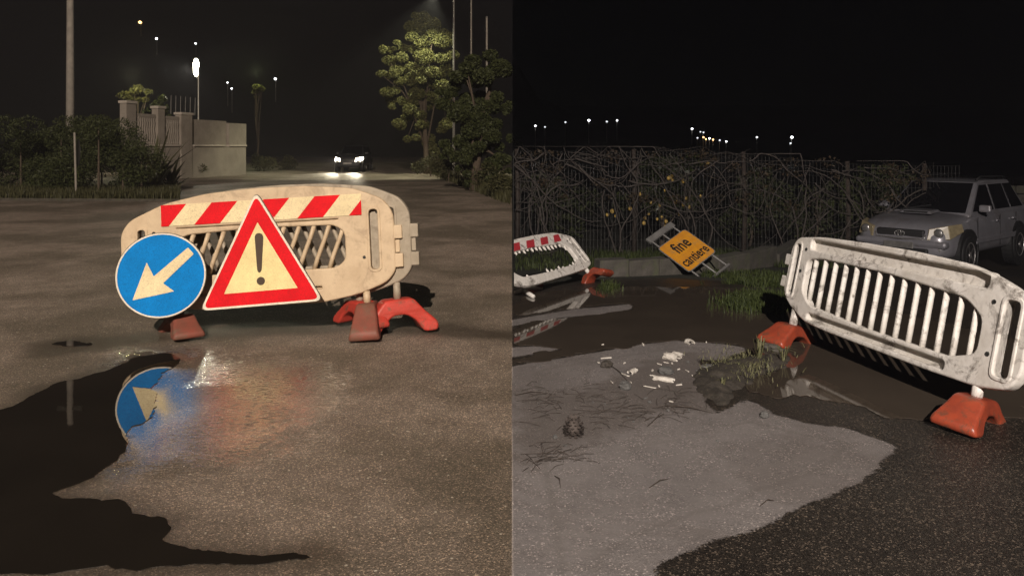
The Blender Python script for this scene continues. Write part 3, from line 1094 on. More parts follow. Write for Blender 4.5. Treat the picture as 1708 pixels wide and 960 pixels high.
def crown(name, n, centers, radii, size, mat, seed, parent=None, aspect=2.0):
    v, f = leaves(n, centers, radii, size, seed, aspect)
    me = bpy.data.meshes.new(name)
    me.from_pydata(v, [], f)
    return finish(name, me, mat, parent)


def clumps(n, c, r, rc, seed, lump=0.0):
    rng = np.random.default_rng(seed)
    out = []; rad_ = []
    for _ in range(n):
        d = rng.normal(size=3); d /= np.linalg.norm(d)
        s_ = rng.uniform(0.35, 1.0)
        out.append(np.array(c) + d * np.array(r) * s_)
        k_ = rc * rng.uniform(0.6, 1.3)
        rad_.append((k_, k_, k_ * 0.75))
    return out, rad_


def branchy_trunk(base, top, r0, seed, targets, mat, parent):
    rnd = random.Random(seed)
    b_ = MB()
    base = Vector(base); top = Vector(top)
    pts = [base.lerp(top, i / 6) + Vector((rnd.uniform(-.1, .1), rnd.uniform(-.1, .1), 0)) * (1 if i else 0) for i in range(7)]
    b_.tube(pts, [r0 * (1 - 0.13 * i) for i in range(7)], 8)
    for tg in targets:
        i = rnd.randint(1, 5)
        s_ = pts[i]; e = Vector(tg)
        m_ = s_.lerp(e, 0.5) + Vector((0, 0, (e - s_).length * 0.12))
        b_.tube([s_, m_, e], [r0 * .4, r0 * .25, r0 * .08], 5)
    return b_.build('trunk', mat, parent, True)


def tree(name, label, base, px_clumps, Y, n, size, mat, seed, cat='tree', depth=1.4, trunk_r=0.18):
    t = empty(name, base)
    tag(t, label, cat)
    cs, rs = [], []
    for (px, py, rpx) in px_clumps:
        q = P(px, py, Y) - Vector(base)
        rr = rpx * Y / F
        rng = np.random.default_rng(int(px * 7 + py))
        for _ in range(5):
            off = rng.normal(size=3) * rr * 0.5
            off[1] *= depth
            cs.append(np.array(q) + off)
            k_ = rr * rng.uniform(.35, .6)
            rs.append((k_, k_, k_ * .75))
    crown('crown', n, cs, rs, size, mat, seed, t)
    top = max(cs, key=lambda q: q[2])
    step = max(1, len(cs) // 12)
    branchy_trunk((0, 0, 0), (float(top[0]), float(top[1]), float(top[2]) * .9), trunk_r, seed, [tuple(q) for q in cs[::step]], 'bark', t)
    return t


def grass_mesh(name, pts, hgt, mat, seed, parent=None, spread=0.5, wid=0.006):
    rnd = random.Random(seed)
    vs, fs_ = [], []
    for (x, y, z) in pts:
        h = hgt * rnd.uniform(.45, 1.25)
        an = rnd.uniform(0, 2 * math.pi)
        lx, ly = math.cos(an) * h * spread * rnd.random(), math.sin(an) * h * spread * rnd.random()
        wx, wy = -math.sin(an) * wid, math.cos(an) * wid
        k_ = len(vs)
        vs += [(x - wx, y - wy, z), (x + wx, y + wy, z), (x + lx * .45 + wx * .8, y + ly * .45 + wy * .8, z + h * .6), (x + lx * .45 - wx * .8, y + ly * .45 - wy * .8, z + h * .6), (x + lx, y + ly, z + h * .95)]
        fs_ += [(k_, k_ + 1, k_ + 2, k_ + 3), (k_ + 3, k_ + 2, k_ + 4)]
    me = bpy.data.meshes.new(name)
    me.from_pydata(vs, [], fs_)
    return finish(name, me, mat, parent)


# ------------------------------------------------------------------ left background
# embankment hedge
hc, hr = [], []
rng = np.random.default_rng(5)
for i in range(70):
    px = rng.uniform(-60, 262)
    Y = rng.uniform(24.5, 30)
    top = 200 if px < 200 else 200 + (px - 200) * 0.9
    py = rng.uniform(top + 8, 318)
    q = P(px, py, Y)
    q.z = max(q.z, 0.25)
    hc.append(np.array(q)); k_ = rng.uniform(.45, .8); hr.append((k_, k_, k_ * .8))
hb = G(100, 326)
t = empty('hedge', (hb.x, hb.y, 0))
tag(t, 'long dark overgrown hedge along the left roadside', 'hedge')
o = crown('foliage', 60000, [q - np.array((hb.x, hb.y, 0)) for q in hc], hr, 0.11, 'leaf_dark', 11, t, 3.5)
for q in hc[::4]:
    MB().tube([(q[0] - hb.x, q[1] - hb.y, 0), (q[0] - hb.x, q[1] - hb.y, max(.3, q[2]))], [0.04, 0.015], 5).build('stem', 'bark', t)

# spiky plants and shrubs at the wall foot


def spiky(px, py, L, n, label, seed, mat='leaf_olive'):
    g = G(px, py)
    t = empty('spiky_plant', g)
    tag(t, label, 'plant')
    rnd = random.Random(seed)
    for i in range(n):
        an = rnd.uniform(0, 6.28); el = rnd.uniform(.25, 1.4)
        d = Vector((math.cos(an) * math.cos(el), math.sin(an) * math.cos(el), math.sin(el)))
        w = Vector((-math.sin(an), math.cos(an), 0)) * 0.06
        l = L * rnd.uniform(.7, 1.15)
        m_ = d * l * .5 + Vector((0, 0, l * .05)); e = d * l - Vector((0, 0, l * .15 * math.cos(el)))
        MB().add([w * -.6, w * .6, m_ + w, m_ - w, e, m_ * 1.0 - Vector((0, 0, .02))], [(0, 1, 2, 3), (3, 2, 4), (0, 3, 5), (5, 2, 1)]).build('leaf', mat, t)
    return t


spiky(255, 320, 2.2, 40, 'spiky long-leaved plant rising at the right end of the hedge', 3)
spiky(283, 316, 1.4, 26, 'lower spiky plant before the white garden wall', 4)


def shrub(px, py, r, n, label, seed, mat='leaf_dark', size=0.12, hz=0.9, cat='shrub'):
    g = G(px, py)
    t = empty('shrub', g)
    tag(t, label, cat)
    cs, rs = clumps(9, (0, 0, r * .7), (r * .8, r * .8, r * .5 * hz), r * .45, seed)
    crown('foliage', n, cs, rs, size, mat, seed, t, 2.5)
    MB().tube([(0, 0, -.02), (0.03, 0, r * .4), (0, .02, r * .8)], [0.04, .03, .01], 5).build('stem', 'bark', t)
    return t


for i, (px, py, r, lab) in enumerate([(315, 296, .85, 'dark shrub at the foot of the white wall, beside the spiky plant'), (350, 293, .7, 'dark shrub under the shaded part of the white wall'),
                                      (385, 290, .75, 'dark shrub under the far corner of the white wall'), (440, 286, .9, 'low dark shrub on the verge past the white wall'),
                                      (480, 283, .8, 'low dark shrub on the verge nearest the oncoming car')]):
    shrub(px, py, r, 1500, lab, 20 + i, 'leaf_olive')

# white garden wall
WA = P(205, 246, 34.0); WB = P(407, 246, 43.0)
wd = Vector((WB.x - WA.x, WB.y - WA.y, 0)); WL = wd.length; wd.normalize()
mw = Matrix.Translation((WA.x, WA.y, 0)) @ Matrix.Rotation(math.atan2(wd.y, wd.x), 4, 'Z')
t = empty('garden_wall', mat=mw)
tag(t, 'white plastered garden wall with pillars and balusters', 'wall')


def wu(px):      # distance along the wall of a picture column
    k_ = (px - 854) / F
    return (k_ * WA.y - WA.x) / (wd.x - k_ * wd.y)


MB().box(0, WL, -.12, .12, 0, 1.55).build('base_wall', 'plaster', t)
for a, b2 in ((223, 296), (318, 371), (378, 407)):
    MB().box(wu(a), wu(b2), -.2, .2, 1.555, 1.64).build('coping', 'coping', t, bevel=0.01)


def pillar(a, b2, z):
    u0, u1 = wu(a), wu(b2)
    p = MB().box(u0, u1, -.17, .17, 0, z - .12).build('pillar', 'plaster', t, bevel=0.02)
    MB().box(u0 - .05, u1 + .05, -.22, .22, z - .12, z).build('cap', 'coping', p, bevel=0.02)


pillar(205, 222, 3.55); pillar(258, 270, 3.42); pillar(297, 316, 3.2)


def balusters(a, b2, ztop, n):
    u0, u1 = wu(a), wu(b2)
    MB().box(u0, u1, -.1, .1, ztop - .16, ztop).build('hand_rail', 'plaster', t, bevel=0.02)
    for i in range(n):
        u = u0 + (u1 - u0) * (i + .5) / n
        h = ztop - .16 - 1.64
        pr = [(.07, 0), (.07, .05 * h), (.05, .1 * h), (.10, .3 * h), (.05, .6 * h), (.09, .8 * h), (.05, .93 * h), (.08, h)]
        MB().lathe(pr, 8, Matrix.Translation((u, -.02, 1.64))).build('baluster', 'plaster', t, True)
    MB().box(u0, u1, .06, .1, 1.64, ztop - .16).build('back_panel', 'plaster', t)


balusters(223, 257, 3.02, 9); balusters(271, 296, 2.98, 8)
MB().box(wu(317), wu(378), .02, .12, 1.55, 2.9).build('recessed_panel', 'plaster', t)
MB().box(wu(378), wu(407), -.14, .14, 1.64, 2.80).build('end_panel', 'plaster', t)
b_ = MB()
for i in range(6):
    b_ = MB().tube([(wu(288 + i * 8), .1, 3.1), (wu(293 + i * 8), .25, 4.0)], .02, 5)
    b_.build('spike', 'zinc', t)

# roadside sign seen edge-on
g = G(127, 329)
t = empty('roadside_post', g)
tag(t, 'thin pale post with a sign turned edge-on, in front of the hedge', 'sign post')
MB().tube([(0, 0, 0), (-.05, 0, 1.95)], .03, 8).build('post', 'concrete', t)
plate('sign_plate', [circ(.42, 28)], 0, .006, 'dark_metal', t, mtx=Matrix.Translation((.03, .06, 1.35)) @ Matrix.Rotation(R(-54), 4, 'Z'))

# utility pole
q = P(117, 246, 31)
t = empty('utility_pole', (q.x, 31, 0))
tag(t, 'tall pale concrete utility pole rising behind the hedge', 'pole')
MB().tube([(0, 0, 0), (0, 0, 9.5)], [.17, .11], 12).build('shaft', 'concrete', t, True)
MB().box(-.5, .5, -.05, .05, 8.8, 8.92).build('cross_arm', 'dark_metal', t)

M['lamp_white'] = emis('lamp_white', (1, .95, .72), 40)
M['lamp_small'] = emis('lamp_far_white', (.95, .97, 1), 6)
M['lamp_dim'] = emis('lamp_far_dim', (.9, .95, 1), 1.6)
M['lamp_orange'] = emis('lamp_far_orange', (1, .55, .2), 6)


def down(loc, power, col, cone, aim=(0, 0, -1)):
    d = bpy.data.lights.new('lamp_light', 'SPOT')
    d.energy = power; d.color = col; d.shadow_soft_size = .12
    d.spot_size = R(cone); d.spot_blend = .5
    o = bpy.data.objects.new('lamp_light', d)
    COL.objects.link(o); o.location = loc
    o.rotation_euler = Vector(aim).to_track_quat('-Z', 'Y').to_euler()
    return o


def point(loc, power, col, size=0.15):
    d = bpy.data.lights.new('lamp_light', 'POINT')
    d.energy = power; d.color = col; d.shadow_soft_size = size
    o = bpy.data.objects.new('lamp_light', d)
    COL.objects.link(o); o.location = loc
    return o


# street lamp behind the wall
q = P(327, 113, 50)
t = empty('street_lamp', (q.x + .15, 50, 0))
tag(t, 'lit street lamp standing behind the white wall', 'street lamp')
MB().tube([(0, 0, 0), (0, 0, q.z)], [.07, .05], 8).build('pole', 'zinc', t)
MB().lathe([(.05, 0), (.16, .2), (.17, .9), (.08, 1.1)], 12, Matrix.Translation((-.15, 0, q.z - .55))).build('lantern', 'lamp_white', t, True)
MB().lathe([(.2, 0), (.06, .15)], 12, Matrix.Translation((-.15, 0, q.z + .56))).build('cap', 'dark_metal', t)
down((q.x, 49.2, q.z), 900, (1, .93, .72), 120, (-.1, -.7, -.7))

# street lamp on the right of the road, lamp above the frame
SLX, SLY = P(757, 0, 41).x, 41
t = empty('street_lamp', (SLX, SLY, 0))
tag(t, 'tall street lamp post beside the lit roadside tree, lantern above the frame', 'street lamp')
MB().tube([(0, 0, 0), (0, 0, 9.6)], [.08, .05], 8).build('pole', 'zinc', t)
MB().tube([(0, 0, 9.4), (-.3, 0, 9.62), (-.9, 0, 9.7)], .035, 6).build('arm', 'zinc', t)
MB().box(-1.4, -.8, -.14, .14, 9.62, 9.74).build('lantern', 'dark_metal', t, bevel=.03)
MB().box(-1.35, -.85, -.1, .1, 9.60, 9.618).build('lens', 'lamp_white', t)
down((SLX - 1.0, SLY - 0.2, 9.5), 3400, (1, .98, .66), 96, (-.30, .30, -1))

for (px, y0, y1, Y, lab) in ((812, 30, 120, 36, 'thin pale pole above the dark trees near the centre'), (786, -40, 120, 44, 'faint thin pole between the street lamp and the pale pole')):
    q = P(px, y0, Y)
    t = empty('pole', (q.x, Y, 0)); tag(t, lab, 'pole')
    MB().tube([(0, 0, 0), (0, 0, q.z)], [.06, .045], 8).build('shaft', 'concrete', t)
    MB().lathe([(.05, 0), (.06, .05), (.02, .08)], 8, Matrix.Translation((0, 0, q.z))).build('cap', 'zinc', t)

# roadside tree
b0 = G(712, 290)
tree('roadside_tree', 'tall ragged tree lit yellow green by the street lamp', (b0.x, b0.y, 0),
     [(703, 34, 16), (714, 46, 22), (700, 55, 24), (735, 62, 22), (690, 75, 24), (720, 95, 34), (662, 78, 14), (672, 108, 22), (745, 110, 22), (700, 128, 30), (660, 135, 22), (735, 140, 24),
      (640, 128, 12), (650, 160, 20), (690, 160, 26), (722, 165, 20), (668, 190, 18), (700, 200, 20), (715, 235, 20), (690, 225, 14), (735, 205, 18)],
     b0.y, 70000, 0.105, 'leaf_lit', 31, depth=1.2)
# darker trees right of it
b1 = P(790, 246, 27); b1.z = 0
tree('dark_tree', 'large dark tree mass at the right side of the road', b1,
     [(790, 130, 30), (820, 150, 36), (770, 170, 24), (835, 110, 22), (790, 200, 36), (825, 220, 34), (770, 235, 26), (800, 262, 30), (832, 270, 22), (760, 262, 16), (845, 180, 14), (750, 150, 18), (765, 120, 20), (845, 240, 16), (815, 295, 20), (845, 290, 14), (775, 285, 16), (800, 170, 30)],
     27, 44000, 0.11, 'leaf_dark', 32, depth=1.0)
for i, (px, py, r, lab) in enumerate([(800, 318, .8, 'leafy roadside shrub under the dark tree, nearest the road'), (748, 303, .9, 'leafy roadside shrub below the lit tree'), (836, 330, .55, 'small grassy shrub at the road edge close to the centre'), (718, 294, .9, 'shrub at the foot of the lit roadside tree')]):
    shrub(px, py, r, 1600, lab, 50 + i, 'leaf_olive', .1)

# lit garden palms and trees far left
for i, (px, py, Y, r, lab) in enumerate([(228, 152, 47, 17, 'yellow lit tree top rising behind the first wall pillar'), (432, 148, 70, 10, 'small lit tree beside the far lamps'), (265, 178, 46, 16, 'dark tree behind the wall pillars')]):
    bb = P(px, 246, Y); bb.z = 0
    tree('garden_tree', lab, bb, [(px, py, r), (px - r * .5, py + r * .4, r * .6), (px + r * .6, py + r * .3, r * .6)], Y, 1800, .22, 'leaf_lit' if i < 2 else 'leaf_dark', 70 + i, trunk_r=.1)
q = P(232, 146, 46.0); point((q.x, q.y - 1.0, q.z + .6), 220, (1, .95, .5), .1)
q = P(434, 140, 69.0); point((q.x, q.y - 1.2, q.z + 1.0), 260, (.9, 1, .45), .1)
shrub(268, 292, 1.2, 1500, 'dark shrub half hidden behind the spiky plant', 61)

# verge grass on the left
rnd = random.Random(9)
pts = []
for i in range(7000):
    px = rnd.uniform(-40, 300); py = rnd.uniform(318, 333)
    g = G(px, py); pts.append(tuple(g))
for i in range(5000):
    f = rnd.random()
    px = 690 + f * 165 + rnd.uniform(0, 25); py = 283 + f * 62 - rnd.uniform(0, 8)
    g = G(px, max(py, 272))
    if g.x < -0.05:
        pts.append(tuple(g))
o = grass_mesh('verge_grass', pts, .28, 'leaf_olive', 4, None, .5, .012)
tag(o, 'rough grass along the left roadside verge', 'grass', kind='stuff')
# low far kerb line
t = MB()
ga, gb = G(-40, 334), G(300, 336)
t.tube([ga, gb], .07, 4)
o = t.build('kerb_edge', 'kerb', None); tag(o, kind='structure')


# ------------------------------------------------------------------ cars
def car(label, mtx, paint, lit=None):
    t = empty('car', mat=mtx)
    tag(t, label, 'car')
    # stations: y, half width, z bottom, z shoulder, z top centre
    S_ = [(2.08, .62, .36, .62, .66), (2.00, .74, .28, .72, .80), (1.86, .83, .26, .84, .93), (1.35, .86, .27, .93, 1.02), (.85, .87, .28, .98, 1.08), (.2, .87, .28, 1.00, 1.08),
          (-.8, .87, .28, 1.01, 1.08), (-1.6, .865, .28, 1.01, 1.08), (-2.0, .83, .32, 1.0, 1.06), (-2.12, .74, .42, .96, 1.02)]
    vs, fs_ = [], []
    for (y, w, zb, zs, zt_) in S_:
        half = [(0, zb), (w * .88, zb), (w, zb + .14), (w * 1.0, zs * .72), (w * .965, zs), (w * .80, zt_ - .012), (0, zt_)]
        ring = [(x, y, z) for x, z in half] + [(-x, y, z) for x, z in reversed(half[1:-1])]
        vs += ring
    n = 12
    for i in range(len(S_) - 1):
        for k_ in range(n):
            a = i * n + k_; b2 = i * n + (k_ + 1) % n
            fs_.append((a, a + n, b2 + n, b2))
    fs_.append(tuple(range(n)))
    fs_.append(tuple(reversed([(len(S_) - 1) * n + k_ for k_ in range(n)])))
    body = MB().add(vs, fs_).build('body', paint, t, True, subsurf=2)
    # greenhouse
    gh = [(.98, 1.04, .74), (.16, 1.60, .60), (-.2, 1.64, .60), (-1.55, 1.62, .58), (-2.02, 1.08, .70)]
    vs = []
    for (y, z, w) in gh:
        vs += [(-w, y, z), (w, y, z)]
    vs += [(-.78, .98, 1.0), (.78, .98, 1.0), (.78, -2.03, 1.0), (-.78, -2.03, 1.0)]
    fs_ = [(0, 1, 3, 2), (2, 3, 5, 4), (4, 5, 7, 6), (6, 7, 9, 8), (0, 2, 4, 6, 8, 13 - 0 if False else 13, 10), (1, 11, 12, 9, 7, 5, 3), (0, 10, 11, 1), (8, 9, 12, 13)]
    fs_[4] = (0, 2, 4, 6, 8, 13, 10)
    cabin = MB().add(vs, fs_).build('cabin', paint, t, bevel=.04)

    def quad(name, pts, mat, par, off=.006, bev=0.0, thick=.006):
        p = [Vector(q_) for q_ in pts]
        nrm = (p[1] - p[0]).cross(p[-1] - p[0]).normalized()
        v_ = [q_ + nrm * off for q_ in p] + [q_ - nrm * thick for q_ in p]
        k_ = len(p)
        f_ = [tuple(range(k_)), tuple(reversed(range(k_, 2 * k_)))] + [(i, i + k_, (i + 1) % k_ + k_, (i + 1) % k_) for i in range(k_)]
        return MB().add(v_, f_).build(name, mat, par, bevel=bev)

    def lp(a, b2, f):
        return tuple(Vector(a).lerp(Vector(b2), f))
    wl, wr, tl, tr = (-.74, .98, 1.04), (.74, .98, 1.04), (-.60, .16, 1.60), (.60, .16, 1.60)
    quad('windshield', [(.69, .95, 1.065), (.555, .19, 1.582), (-.555, .19, 1.582), (-.69, .95, 1.065)], 'glass', t, .01)
    wp = MB().tube([(.45, 1.0, 1.075), (-.05, .82, 1.175)], .012, 5).build('wiper', 'rubber', t)
    for s in (-1, 1):
        def sp(y, f):      # a point of the cabin side at length y and height fraction f
            lo = Vector((s * .765, y, 1.05)); hi = Vector((s * .604, y, 1.585))
            return lo.lerp(hi, f)
        for (a0, a1, b0_, b1_) in ((.78, -.22, .12, -.22), (-.30, -1.08, -.30, -1.02), (-1.16, -1.80, -1.10, -1.48)):
            pts = [sp(a0, .06), sp(a1, .06), sp(b1_, .93), sp(b0_, .93)]
            if s < 0:
                pts = list(reversed(pts))
            pts = list(reversed(pts))
            w_ = quad('side_window', pts, 'glass', t, .012)
        # mirror
        mm = MB().box(s * .82, s * 1.02, .60, .70, 1.08, 1.21).build('mirror', paint, t, bevel=.03)
        # roof rail
        MB().tube([(s * .54, .0, 1.645), (s * .55, -.15, 1.70), (s * .55, -1.35, 1.69), (s * .54, -1.5, 1.63)], .018, 6).build('roof_rail', 'rubber', t, True)
        # headlight
        hl = MB()
        pr = [(s * .46, 2.05, .63), (s * .80, 1.90, .66), (s * .875, 1.50, .78), (s * .84, 1.50, .92), (s * .75, 1.86, .90), (s * .48, 2.0, .83)]
        cen = Vector((s * .4, 1.5, .76))
        inner = [tuple(Vector(q_).lerp(cen, .35)) for q_ in pr]
        hl.add(pr + inner, [(0, 1, 4, 5), (1, 2, 3, 4)] + [(i, i + 6, (i + 1) % 6 + 6, (i + 1) % 6) for i in range(6)] + [tuple(reversed(range(6, 12)))])
        h = hl.build('headlight', lit or 'headlight', t, bevel=.012)
        h.location = (s * .012, .03, 0)
        MB().lathe([(.075, 0), (.085, .01), (.06, .03)], 16, Matrix.Translation((s * .63, 1.965, .76)) @ Matrix.Rotation(R(-90), 4, 'X')).build('bulb', lit or 'chrome', h, True)
        # side moulding, door gaps, handle
        MB().box(s * .865, s * .888, -1.15, .95, .52, .62).build('side_moulding', paint, t, bevel=.01)
        for y in (.86, -.24, -1.1):
            MB().box(s * .866, s * .873, y - .006, y + .006, .42, 1.0).build('door_gap', 'rubber', t)
        for y in (-.10, -.95):
            MB().box(s * .86, s * .895, y - .08, y + .08, .87, .91).build('door_handle', paint, t, bevel=.01)
        # fog lamp
        MB().lathe([(.06, 0), (.065, .01), (.03, .02)], 14, Matrix.Translation((s * .62, 2.02, .48)) @ Matrix.Rotation(R(-90), 4, 'X')).build('fog_lamp', 'chrome', t)
        # arches and wheels
        for y in (1.28, -1.24):
            mm_ = Matrix.Translation((s * .80, y, .37)) @ Matrix.Rotation(R(90) * s, 4, 'Y')
            MB().lathe([(.44, -.1), (.44, .082), (.39, .086), (.385, .075)], 28, mm_).build('wheel_arch', 'rubber', t)
            mw_ = Matrix.Translation((s * .70, y, .345)) @ Matrix.Rotation(R(90) * s, 4, 'Y')
            wh = MB().lathe([(.20, -.05), (.30, -.06), (.345, -.02), (.345, .16), (.325, .195), (.24, .205), (.22, .19)], 28, mw_).build('wheel', 'rubber', t, True)
            rim = MB().lathe([(.235, .12), (.235, .196), (.215, .2), (.2, .15), (.06, .17), (.05, .195), (.0, .2)], 24, mw_)
            for j in range(5):
                rim.box(-.03, .03, .04, .22, .15, .19, mw_ @ Matrix.Rotation(j * 2 * math.pi / 5, 4, 'Z'))
            rim.build('rim', 'rim', wh)
    # grille, emblem, bumper, scoop, plate
    gr = MB().box(-.42, .42, 1.96, 2.055, .645, .80).build('grille', 'rubber', t, bevel=.03)
    MB().tube([(-.44, 2.04, .72), (-.42, 2.06, .645), (0, 2.10, .635), (.42, 2.06, .645), (.44, 2.04, .72)], .014, 6).build('grille_trim', 'chrome', gr, True)

    def ring(cx, cz, rx, rz):
        return [(cx + rx * math.cos(a * math.pi / 10), 2.062, cz + rz * math.sin(a * math.pi / 10)) for a in range(21)]
    em_ = MB()
    em_.tube(ring(0, .725, .085, .055), .006, 5, False).tube(ring(0, .725, .028, .052), .005, 5, False).tube(ring(0, .752, .058, .020), .005, 5, False)
    em_.build('emblem', 'chrome', gr)
    MB().box(-.80, .80, 1.90, 2.10, .50, .62).build('bumper', paint, t, bevel=.05)
    MB().box(-.5, .5, 2.03, 2.115, .36, .48).build('air_intake', 'rubber', t, bevel=.03)
    MB().box(-.26, .26, 2.10, 2.116, .47, .58).build('number_plate', 'zinc', t, bevel=.005)
    sc_ = MB().add([(-.28, 1.42, 1.045), (.28, 1.42, 1.045), (.28, .98, 1.075), (-.28, .98, 1.075), (-.24, 1.36, 1.10), (.24, 1.36, 1.10), (.24, 1.0, 1.11), (-.24, 1.0, 1.11)],
                   [(0, 1, 5, 4), (1, 2, 6, 5), (2, 3, 7, 6), (3, 0, 4, 7), (4, 5, 6, 7)]).build('hood_scoop', paint, t, bevel=.015)
    MB().box(-.21, .21, 1.375, 1.41, 1.055, 1.088).build('scoop_mouth', 'rubber', sc_)
    return t


M['silver'] = simple('silver_paint', (0.27, 0.265, 0.285), (0.21, 0.205, 0.225), 3, 0.36, 0, metallic=0.25, dirt=(0.16, 0.14, 0.13), dscale=2.5, damt=.5)
M['dark_paint'] = simple('dark_paint', (0.03, 0.03, 0.035), None, 3, 0.3)
m_, nt, b_ = new_mat('tinted_glass')
nt.links.new(ramp(nt, noise_tex(nt, 4), [(0.3, (.004, .004, .005)), (.7, (.008, .008, .009))]), b_.inputs['Base Color'])
b_.inputs['Roughness'].default_value = .06
M['glass'] = m_
M['rubber'] = simple('black_rubber', (0.016, 0.016, 0.016), None, 10, .6)
M['rim'] = simple('alloy_rim', (0.42, 0.40, 0.39), None, 10, .35, metallic=.6)
M['chrome'] = simple('bright_trim', (0.62, 0.60, 0.58), None, 10, .22, metallic=.8)
M['headlight'] = simple('yellowed_headlight', (0.34, 0.28, 0.17), (0.2, 0.165, 0.1), 14, .3, spec=.3)
M['beam'] = emis('headlamp_beam', (1, .88, .64), 25)

for mm_ in (M['silver'], M['dark_paint']):
    mm_.node_tree.nodes['Principled BSDF'].inputs['Coat Weight'].default_value = .6
    mm_.node_tree.nodes['Principled BSDF'].inputs['Coat Roughness'].default_value = .08
# silver car: front left corner and front right corner in the yard
C1 = Vector((6.87, 15.5)); C2 = Vector((7.98, 14.17))
lat = (C2 - C1).normalized()                  # the car's right-to-left in view
fwd = Vector((lat.y, -lat.x))                 # pointing toward the viewer's left
if fwd.y > 0:
    fwd = -fwd
mid_ = (C1 + C2) / 2
org = mid_ - fwd * 2.05
zc = float(zt(8.6, 14.7))
mc = Matrix(((-fwd.y if False else fwd.y, fwd.x, 0, org.x), (-fwd.x, fwd.y, 0, org.y), (0, 0, 1, zc), (0, 0, 0, 1)))
car('silver off-road car with a hood scoop parked behind the white barrier', mc @ Matrix.Scale(1.05, 4), 'silver')
# oncoming car
q = P(580, 262, 48)
mo = Matrix.Translation((q.x, 50.0, 0)) @ Matrix.Rotation(R(180), 4, 'Z')
car('dark oncoming car with both headlights lit on the road', mo, 'dark_paint', 'beam')
for s in (-1, 1):
    d = bpy.data.lights.new('headlamp', 'SPOT')
    d.energy = 1600; d.color = (1, .88, .66); d.spot_size = R(30); d.spot_blend = .6; d.shadow_soft_size = .06
    o = bpy.data.objects.new('headlamp', d); COL.objects.link(o)
    o.location = (q.x + s * .63, 47.8, .76)
    o.rotation_euler = (R(82), 0, R(180))

# ------------------------------------------------------------------ right background: kerb, fence, vines
kp = [(1000, 462), (1050, 461), (1100, 459), (1150, 457), (1200, 454), (1250, 449), (1300, 444), (1335, 441), (1380, 438), (1430, 436)]
t = empty('kerb', G(1000, 462))
tag(t, kind='structure')
o0 = Vector(G(1000, 462))
gs = [Vector(G(*p)) for p in kp]
rnd = random.Random(12)
for i in range(len(gs) - 1):
    for h2 in range(1):
        a, b2 = gs[i], gs[i + 1]
        d = (b2 - a); L = d.length
        mm = Matrix.Translation(a - o0) @ Matrix.Rotation(math.atan2(d.y, d.x) + rnd.uniform(-.03, .03), 4, 'Z') @ Matrix.Rotation(rnd.uniform(-.03, .03), 4, 'X')
        MB().box(.006, L - .006, 0, .22, -.1, .20 + rnd.uniform(-.02, .02)).build('kerb_stone', 'kerb', t, bevel=.015, mtx=mm)

FY = 16.0
fx0, fx1 = 0.03, 9.2


def fence_pt(x):
    return Vector((x, FY, float(zt(max(x, .01), FY))))


t = empty('wire_fence', fence_pt(fx0))
tag(t, 'rusty wire mesh fence overgrown with bare vines', 'fence')
o0 = fence_pt(fx0)
w = MB()
x = fx0
FH = 2.12
while x < fx1:
    p = fence_pt(x) - o0
    w.tube([p, p + Vector((0, 0, FH))], .0028, 3, False)
    x += .075
for j in range(15):
    z = FH * j / 14
    w.tube([fence_pt(fx0 + (fx1 - fx0) * i / 14) - o0 + Vector((0, .004, z)) for i in range(15)], .0028, 3, False)
o = w.build('wire_mesh', 'wire', t); tag(o, kind='stuff')
for px in (862, 1058, 1242, 1416, 1545):
    x = (px - 854) * FY / F
    p = fence_pt(x) - o0
    MB().tube([p + Vector((0, .08, -.05)), p + Vector((.03, .08, 1.0)), p + Vector((0, .08, FH + .05))], [.055, .05, .045], 8).build('post', 'wood', t, True)

